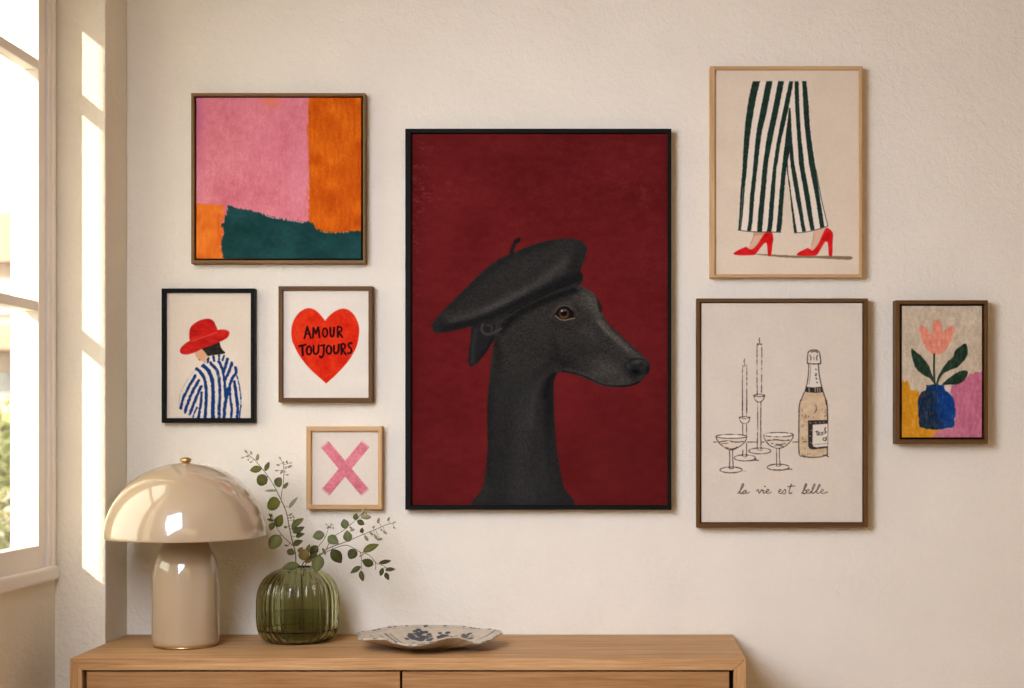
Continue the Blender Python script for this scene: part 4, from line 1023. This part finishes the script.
def branch(label, stems, leaves, buds, yb0, name='eucalyptus_branch'):
    """stems: list of (points (px, py, y), r0, r1); leaves: (px, py, len, wid, angle, tint[, flip]); buds: (px, py, size, angle)"""
    base = P(*stems[0][0][0])
    r = thing(name, base, label, 'branch', 'eucalyptus branches in the green vase')
    bm = bmesh.new(); lines = []
    for pts, r0, r1 in stems:
        q = crom(pts, 6); w = [P(*p) for p in q]; lines += list(zip(w[:-1], w[1:]))
        tube(bm, w, [r0 + (r1 - r0) * i / (len(w) - 1) for i in range(len(w))])
    def nearest(p):
        best = None
        for a, b in lines:
            e = b - a; t = max(0, min(1, (p - a).dot(e) / max(e.dot(e), 1e-12))); q = a + e * t
            if best is None or (p - q).length < best[0]: best = ((p - q).length, q)
        return best[1]
    lb = bmesh.new(); lay = lb.verts.layers.float_color.new('tint')
    def near2d(p):
        best = None
        for a, b in lines:
            a2 = Vector((a.x, 0, a.z)); b2 = Vector((b.x, 0, b.z)); e = b2 - a2
            p2 = Vector((p.x, 0, p.z)); t = max(0, min(1, (p2 - a2).dot(e) / max(e.dot(e), 1e-12)))
            q = a + (b - a) * t; dd = (p2 - (a2 + e * t)).length
            if best is None or dd < best[0]: best = (dd, q)
        return best[1]
    for L in leaves:
        px, py, ln, wd, ang, tint = L[:6]; dy = L[6] if len(L) > 6 else rng.uniform(-.022, .008)
        q = near2d(P(px, py, yb0)); yy = q.y + dy; d = D + yy
        a = math.radians(ang); u = Vector((math.cos(a), 0, math.sin(a))) * (ln / 2 * d / F)
        c = P(px, py, yy)
        e0, e1 = c - u, c + u
        q = near2d(c)
        flat = lambda v: Vector((v.x, 0, v.z))
        if (flat(e1) - flat(q)).length < (flat(e0) - flat(q)).length: e0, e1 = e1, e0
        nrm = Vector((rng.uniform(-.3, .3), -1, rng.uniform(-.05, .5)))
        e1 = e1 + Vector((0, rng.uniform(-.012, .012), 0))
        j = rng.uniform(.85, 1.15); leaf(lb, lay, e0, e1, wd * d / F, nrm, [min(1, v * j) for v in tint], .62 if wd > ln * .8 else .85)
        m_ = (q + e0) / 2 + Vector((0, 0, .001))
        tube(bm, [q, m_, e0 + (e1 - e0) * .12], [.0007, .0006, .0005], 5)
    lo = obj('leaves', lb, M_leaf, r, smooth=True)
    so = lo.modifiers.new('thickness', 'SOLIDIFY'); so.thickness = .0005
    if buds:
        for px, py, sz, ang in buds:
            bb = bmesh.new()
            q = near2d(P(px, py, yb0)); yy = q.y + rng.uniform(-.012, .008); c = P(px, py, yy); a = math.radians(ang); k = (D + yy) / F
            u = Vector((math.cos(a), rng.uniform(-.3, .3), math.sin(a))) * (sz * k / 2)
            n = 7; pts = [c - u + u * (2 * i / n) for i in range(n + 1)]
            tube(bb, pts, [max(.0003, sz * .26 * k * math.sin(math.pi * (i + .35) / (n + .7)) ** .7) for i in range(n + 1)], 8)
            tube(bm, [near2d(c), (near2d(c) + c) / 2, c], [.0006, .0005, .0005], 5)
            obj('bud', bb, M_bud, r, smooth=True)
    obj('stem', bm, M_stem, r, smooth=True)
    return r

branch('tall eucalyptus branch leaning to the left towards the lamp shade',
    [([(292, 628, -.125), (294, 600, -.13), (296, 575, -.135), (295.8, 561, -.14), (295.2, 552, -.145), (292, 540, -.15), (289, 526, -.15), (286.8, 514, -.155), (283.9, 506, -.155), (279, 495.7, -.16), (273, 484, -.165), (266.3, 474, -.17), (259.4, 465.4, -.175), (253.6, 459, -.175), (248.5, 455, -.175)], .0018, .0007),
     ([(281, 499.5, -.158), (281.8, 492, -.15), (283, 486, -.145), (283.7, 476, -.14), (283.4, 465.4, -.14), (280, 458, -.14)], .0010, .0006),
     ([(293.4, 546, -.148), (289, 542, -.155), (282.7, 536, -.165), (277.3, 528.4, -.17), (274, 521, -.175), (272, 514, -.175)], .0011, .0007)],
    [(255.8, 469.6, 12.5, 7.5, 8, OL), (261.9, 479.8, 12.5, 12, -40, OL), (266.8, 466.5, 10, 4.6, 70, MID), (270.5, 491, 14, 2.6, 2, PALE), (273.4, 504.6, 15, 14.6, 20, OL), (279.3, 482, 10.5, 10, 60, GREY, .01),
     (285.6, 485.6, 7.5, 4, 60, GREY), (293.6, 502.5, 15, 3.8, 50, PALE), (280, 520.6, 14, 10, 68, OL), (272.5, 526.5, 9, 7, 66, DK), (270.8, 520, 6, 3.4, -24, DK), (275.6, 542, 16, 13.5, 58, OL), (270.6, 515, 4.5, 1.8, -65, DK), (270.8, 516.5, 5.5, 2.4, 85, OL),
     (297.2, 523, 14.5, 7.6, 38, MID), (298.4, 530, 12.5, 6, 28, DK), (300.8, 535, 10.5, 5.5, 18, DK), (298.4, 542.6, 11.5, 6.2, 22, DK), (290.3, 552.3, 9.5, 7, -20, DK), (291, 566, 17, 8.4, 8, MID, -.04), (285.7, 545.8, 5, 1.6, -8, DK), (285.8, 527, 3.2, 2.6, 0, DK), (294.4, 527, 9, 5.5, 75, OL)],
    [(246, 451.6, 4.2, -52), (251.2, 452.8, 4.0, -70), (242.6, 457.6, 3.0, 20), (250.9, 462.2, 3.0, 10), (257.5, 457.3, 7.0, 80), (247.6, 456.6, 3.0, 0), (248.2, 460, 2.4, -40),
     (280.0, 458, 3.2, -50), (278, 465, 3.6, -15), (287, 462, 3.6, -70), (289.7, 466.5, 4.6, 25), (290.7, 462.8, 2.6, 40), (276.6, 470.6, 3.4, 5), (281.6, 472, 4.6, 65), (287.3, 474.8, 3.0, 0), (283.2, 462.8, 3.0, 80), (286, 468, 2.6, 45), (284.6, 471.5, 3, -60),
     (290.5, 514.5, 4.5, 30), (293.5, 516.8, 3.6, -60), (293.5, 520, 3.2, 60), (290.7, 518, 3, 0), (286.5, 527, 3, 0)], -.15)

branch('long eucalyptus branch reaching to the right under the pink cross print',
    [([(300, 630, -.145), (301, 600, -.145), (301.5, 575, -.145), (303, 563.5, -.15), (309, 559.5, -.155), (319.8, 554.5, -.16), (329.6, 547.8, -.165), (342.7, 543, -.17), (349, 540.6, -.17), (362.4, 534.7, -.175), (375.4, 529.5, -.175), (386, 524.9, -.175), (393.8, 523, -.175)], .0018, .0006),
     ([(313, 557.4, -.157), (318, 547, -.15), (324.4, 539, -.148), (327, 533, -.148), (328.3, 528, -.148)], .0010, .0006),
     ([(326, 550.2, -.163), (330, 541.5, -.155), (333.6, 536.6, -.15), (342.7, 531, -.15), (347.5, 526.5, -.15), (352, 523.4, -.15), (355.8, 519.6, -.15)], .0011, .0006)],
    [(318.5, 535.5, 12.5, 9.8, 14, GREY), (333.6, 540, 13.5, 10, -32, GREY), (344.7, 524, 10.5, 8.4, -75, GREY), (348, 536, 12, 9.4, -80, GREY, -.03), (355.8, 516.6, 7.5, 5.4, 82, MID), (360.4, 522.8, 8, 6, -30, MID), (362.2, 530.2, 6, 4.2, 78, MID),
     (336, 556.5, 17, 11.5, -56, DK), (304.6, 554.5, 12.5, 11, 70, BR), (313.8, 550, 11.5, 8.8, 50, DK), (318.6, 564, 17.5, 13, 80, MID, -.045), (301.5, 550, 8, 6, 60, BR), (308.5, 561, 8, 4, 20, BR), (324.5, 551.5, 8.5, 3, -60, BR), (309, 548.5, 9, 5, 80, BR), (313.5, 556, 9, 6, 30, DK)],
    [(326.5, 524.4, 2.4, -50), (331, 524, 2.4, 60), (333.3, 528, 2.6, -60), (328.6, 526.2, 2.6, 20), (330.7, 527.3, 2.4, 70), (332.6, 525.2, 2, 30), (327.2, 528, 2.4, 0),
     (378.4, 520.6, 6, 75), (388.5, 519, 4.6, 60), (394.6, 522.3, 3.0, 0), (394.2, 527.8, 3.0, -30), (385, 532.5, 5.2, -40), (373.6, 527, 3.6, 40), (366.3, 538.2, 6.6, -55), (371.5, 533.6, 5, -40), (375.8, 537, 5.6, -60), (379.6, 539.2, 5.6, 5), (381.5, 530, 3, -40),
     (363.6, 511, 7.5, 75), (361.8, 514, 4, 40), (366, 513, 3.6, -75), (366, 517, 10, -4), (352.5, 530, 5, 20), (351, 528, 4, -30)], -.165)

branch('drooping eucalyptus spray with small leaves at the right of the green vase',
    [([(304.5, 632, -.15), (304.5, 605, -.15), (304, 578, -.15), (305.5, 564.5, -.155), (312, 559.2, -.165), (321, 554.8, -.175), (331, 549.8, -.182), (341, 546, -.187), (347, 545.3, -.19), (354, 548.4, -.192), (360, 552, -.195), (366.3, 553.7, -.197), (371, 556.8, -.2), (376.5, 563.2, -.2), (384.5, 566.2, -.2), (388, 570, -.2)], .0013, .0006),
     ([(360, 552, -.195), (361.4, 557, -.2), (361.4, 563, -.2), (361.4, 570, -.2)], .0009, .0005),
     ([(374.8, 561, -.2), (375.9, 565, -.2), (375.4, 569.8, -.2)], .0009, .0007)],
    [(352.5, 554, 11, 10, 60, DK), (370.6, 548.4, 17, 8.2, 26, OL), (367.8, 562.4, 12.5, 8.6, -22, DK), (356, 569.6, 12, 5.6, 34, DK), (362, 576, 11.5, 5.6, -78, DK), (384.5, 562.2, 12.5, 4.4, 10, DK), (381.6, 572, 9, 4.8, 72, DK), (390, 569.8, 10, 4.2, 4, DK), (387.4, 576.2, 8.5, 4.8, -58, DK)],
    [(360.6, 556, 3.2, 20), (362.6, 554.4, 3, 60)], -.19)

# ------------------------------------------------------------------ ceramic platter
def platter():
    cy = -0.245; d = D + cy; s = F / d
    cx = (428.6 - PX) / s
    rim = [(0, .835), (25, .8375), (52, .833), (75, .8365), (90, .8372), (110, .8372), (128, .838), (150, .834), (180, .8357), (205, .832), (219, .8345), (226, .8385), (240, .8408), (247, .8335), (262, .8284), (270, .8306), (277, .8347), (286, .842), (292, .846), (299.5, .8458), (305, .840), (313, .8285), (319, .8262), (331, .8290), (345, .8330)]
    def rz(a):
        a %= 360
        for i in range(len(rim)):
            a0, z0 = rim[i]; a1, z1 = rim[(i + 1) % len(rim)]
            if i == len(rim) - 1: a1 += 360
            if a0 <= a <= a1:
                t = (a - a0) / (a1 - a0); t = t * t * (3 - 2 * t); return z0 + (z1 - z0) * t
        return rim[0][1]
    NA, NR = 360, 64
    RX, RY = 71.5 / s, 0.150
    cream = np.array([200, 180, 155.0]); navy = np.array([34, 40, 52.0])
    rs = random.Random(3)
    dots = []
    for (x0, y0, n, sp) in ((-.034, .086, 46, .020), (.027, .078, 20, .016), (.082, .060, 22, .016), (-.10, -.06, 10, .014), (.03, -.07, 14, .016)):
        for _ in range(n): dots.append((x0 + rs.gauss(0, sp * .75), y0 + rs.gauss(0, sp * 1.1), rs.uniform(.004, .0085)))
    strokes = [((-.118, .070), (-.072, .010), .0030), ((-.106, .074), (-.060, .014), .0018), ((-.128, .05), (-.09, .0), .0018), ((-.150, .03), (-.12, -.02), .002), ((.125, .004), (.160, .052), .0032), ((.095, -.03), (.13, .03), .0012), ((-.05, .03), (.05, .035), .0010), ((.05, .03), (.12, .05), .001), ((-.150, -.01), (-.10, -.05), .0015)]
    ticks = [rs.uniform(0, 360) if i % 2 else i * 360 / 44 for i in range(44)]
    bm = bmesh.new(); lay = bm.verts.layers.float_color.new('paint')
    def surf(a, f, under):
        ca, sa = math.cos(math.radians(a)), math.sin(math.radians(a))
        R = 1 + .022 * math.sin(math.radians(a * 7 + 20)) + .012 * math.sin(math.radians(a * 11))
        x, y = RX * f * ca * (1 + (R - 1) * f ** 3), RY * f * sa * (1 + (R - 1) * f ** 3)
        k = max(0.0, (f - .36) / .64); k = k ** 1.25
        z = TOPZ + .0065 + (rz(a) - TOPZ - .0065) * k
        if under:
            z = z - .0042 if f > .4 else TOPZ + .0003
            if .34 < f <= .4: z = TOPZ + .0003
            if k > 0: z = max(z, TOPZ + .0003)
        return x, y, z
    def colour(x, y, a, f):
        c = cream * (1 + .03 * math.sin(x * 160) * math.cos(y * 140))
        m = 0.0
        for dx, dy, r_ in dots: m = max(m, min(1, max(0, (r_ - math.hypot(x - dx, y - dy)) / .0012)))
        for (x0, y0), (x1, y1), w in strokes:
            ex, ey = x1 - x0, y1 - y0; t = max(0, min(1, ((x - x0) * ex + (y - y0) * ey) / (ex * ex + ey * ey)))
            m = max(m, min(1, max(0, (w - math.hypot(x - x0 - t * ex, y - y0 - t * ey)) / .001)))
        if f > .965:
            for t in ticks:
                dd = abs((a - t + 180) % 360 - 180)
                if dd < 1.3: m = max(m, .9)
        elif f > .90 and abs(f - .925) < .012: m = max(m, .35 * (math.sin(a * 1.9) > 0))
        return c * (1 - m) + navy * m
    top = []; bot = []
    for i in range(NR + 1):
        f = i / NR; rt = []; rb = []
        for j in range(NA if i else 1):
            a = j * 360 / NA
            x, y, z = surf(a, f, False); v = bm.verts.new((cx + x, cy + y, z)); v[lay] = tuple(alb(colour(x, y, a, f))) + (1,); rt.append(v)
            x, y, z2 = surf(a, f, True); v = bm.verts.new((cx + x, cy + y, z2)); v[lay] = tuple(alb(cream * .96)) + (1,); rb.append(v)
        top.append(rt); bot.append(rb)
    for G, fl in ((top, 0), (bot, 1)):
        for A, B in zip(G[:-1], G[1:]):
            for j in range(NA):
                k = (j + 1) % NA
                q = (A[0], B[j], B[k]) if len(A) == 1 else (A[j], B[j], B[k], A[k])
                bm.faces.new(q[::-1] if fl else q)
    for j in range(NA):
        k = (j + 1) % NA; bm.faces.new((top[-1][j], bot[-1][j], bot[-1][k], top[-1][k]))
    bmesh.ops.recalc_face_normals(bm, faces=bm.faces[:])
    m, nt, b = new_mat('glazed_ceramic')
    at = node(nt, 'ShaderNodeAttribute', attribute_name='paint'); nt.links.new(at.outputs['Color'], b.inputs['Base Color'])
    b.inputs['Roughness'].default_value = .35; b.inputs['Specular IOR Level'].default_value = .4
    o = obj('platter', bm, m, None, (cx, cy, TOPZ), smooth=True)
    tag(o, 'wavy cream ceramic platter with dark blue flowers lying on the sideboard', 'platter')
platter()

# ------------------------------------------------------------------ outside the window
M_leafo = plain('shrub_leaf', (0.19, 0.21, 0.085), 0.8); M_leafo2 = plain('shrub_leaf_light', (0.34, 0.33, 0.14), 0.8)
M_trunk = plain('shrub_bark', (0.2, 0.14, 0.09), 0.9)
M_stucco = plaster('pale_stucco', (0.50, 0.42, 0.37), 8, .2, .05)
M_tile = plain('clay_roof_tile', (0.40, 0.27, 0.21), 0.8)
M_shade = plain('house_window_glass', (0.34, 0.36, 0.38), 0.2)
bm = bmesh.new(); box(bm, -45, XO - .3, -14, 60, -.65, -.6); struct('ground', bm, plain('pale_paving', (0.22, 0.20, 0.17), .9))
def shrub(cx, cy, z, w, h, label, seed, mat):
    r = thing('garden_shrub', (cx, cy, z), label, 'shrub', 'garden shrubs outside the window')
    bm = bmesh.new(); tube(bm, [(cx, cy, z), (cx + .03, cy, z + h * .3), (cx - .02, cy + .02, z + h * .6)], [.05, .04, .02], 8); obj('trunk', bm, M_trunk, r)
    R = random.Random(seed); bm = bmesh.new()
    for _ in range(1500):
        u = Vector((R.gauss(0, 1), R.gauss(0, 1), R.gauss(0, 1))).normalized() * R.uniform(.45, 1) ** .5
        p = Vector((cx + u.x * w / 2, cy + u.y * w / 2, z + h * .58 + u.z * h * .42))
        a = Vector((R.gauss(0, 1), R.gauss(0, 1), R.gauss(0, 1))).normalized(); b = a.cross(Vector((R.gauss(0, 1), R.gauss(0, 1), R.gauss(0, 1)))).normalized()
        l, ww = R.uniform(.05, .10), R.uniform(.025, .045)
        n_ = a.cross(b) * .012
        vs = [bm.verts.new(p + a * l), bm.verts.new(p + b * ww + n_), bm.verts.new(p - a * l), bm.verts.new(p - b * ww + n_)]
        bm.faces.new(vs)
    o = obj('foliage', bm, mat, r)
    so = o.modifiers.new('thickness', 'SOLIDIFY'); so.thickness = .002
shrub(-5.55, 9.2, -.6, 2.0, 2.05, 'deep green shrub just outside the window, seen through its lower pane', 4, M_leafo)
shrub(-6.5, 11.6, -.6, 2.6, 2.3, 'paler yellow green shrub behind the deep green one outside the window', 5, M_leafo2)
def house():
    y = 24.0
    r = thing('house', (-14, y, -.6), 'pale stucco house with clay tiled roofs across the street outside the window', 'house')
    bm = bmesh.new(); box(bm, -21, -8, y, y + 8, -.6, 4.4); obj('wall', bm, M_stucco, r)
    bm = bmesh.new(); prism(bm, [(-21.5, 4.4), (-7.5, 4.4), (-9, 5.3), (-20, 5.3)], y - .4, y + 8.4); obj('roof', bm, M_tile, r)
    bm = bmesh.new(); box(bm, -21.2, -7.8, y - 1.2, y, 2.75, 3.2, .03); obj('porch_roof', bm, M_tile, r)
    for x in (-19, -16.4, -13.8, -11.35, -9.2):
        bm = bmesh.new(); box(bm, x - .35, x + .35, y - .06, y - .01, 3.45, 4.1, .01); obj('window', bm, M_shade, r)
        bm = bmesh.new()
        pts = [(x - .4, .6), (x + .4, .6), (x + .4, 2.0)] + [(x + .4 * math.cos(t * math.pi / 8), 2.0 + .4 * math.sin(t * math.pi / 8)) for t in range(1, 8)] + [(x - .4, 2.0)]
        prism(bm, pts, y - .06, y - .01); obj('window', bm, M_shade, r)
house()

# ------------------------------------------------------------------ light
def sun(direction, energy, col, angle):
    l = bpy.data.lights.new('sun', 'SUN'); l.energy = energy; l.color = col; l.angle = math.radians(angle)
    o = bpy.data.objects.new('sun', l); C.objects.link(o)
    o.rotation_euler = Vector(direction).to_track_quat('-Z', 'Y').to_euler(); o.location = (-6, -8, 6)
sun((0.76, 1.0, -0.64), SUN, (1.0, 0.90, 0.76), 1.1)
def area(name, loc, target, sx, sy, power, col):
    l = bpy.data.lights.new(name, 'AREA'); l.shape = 'RECTANGLE'; l.size = sx; l.size_y = sy; l.energy = power; l.color = col
    o = bpy.data.objects.new(name, l); C.objects.link(o); o.location = loc
    o.rotation_euler = (Vector(target) - Vector(loc)).to_track_quat('-Z', 'Z').to_euler()
    return o
area('window_daylight', (XN + .03, (W2A + W2B) / 2, (W2Z0 + W2Z1) / 2 + .05), (.30, -.85, .15), 1.9, W2Z1 - W2Z0 - .4, KEY, (0.94, 1.0, 1.25)).data.spread = math.radians(152)
area('front_fill_light', (.6, YF + .03, 1.85), (.1, 0, .6), 2.6, 1.7, FILL, (1.0, 0.70, 0.36))  # added warm fill light, lifts the shade from behind the viewer

w = bpy.data.worlds.new('sky'); bpy.context.scene.world = w; w.use_nodes = True
bg = w.node_tree.nodes['Background']
bg.inputs['Color'].default_value = (1.0, 0.92, 0.76, 1); bg.inputs['Strength'].default_value = SKY

# ------------------------------------------------------------------ camera and colour
cam = bpy.data.cameras.new('camera'); co = bpy.data.objects.new('camera', cam); C.objects.link(co)
co.location = (0, -D, ZC); co.rotation_euler = (math.radians(90), 0, 0)
cam.sensor_fit = 'HORIZONTAL'; cam.sensor_width = 36.0; cam.lens = F / 1024 * 36.0
cam.shift_x = -(PX - 512) / 1024; cam.shift_y = (PY - 344) / 1024
cam.clip_start = 0.05; cam.clip_end = 200
cam.dof.use_dof = True; cam.dof.focus_distance = 3.9; cam.dof.aperture_fstop = 4.0
sc = bpy.context.scene
sc.camera = co
vs = sc.view_settings
vs.view_transform = 'Standard'; vs.look = 'None'; vs.gamma = 1.0; vs.exposure = EXPO; vs.use_curve_mapping = False
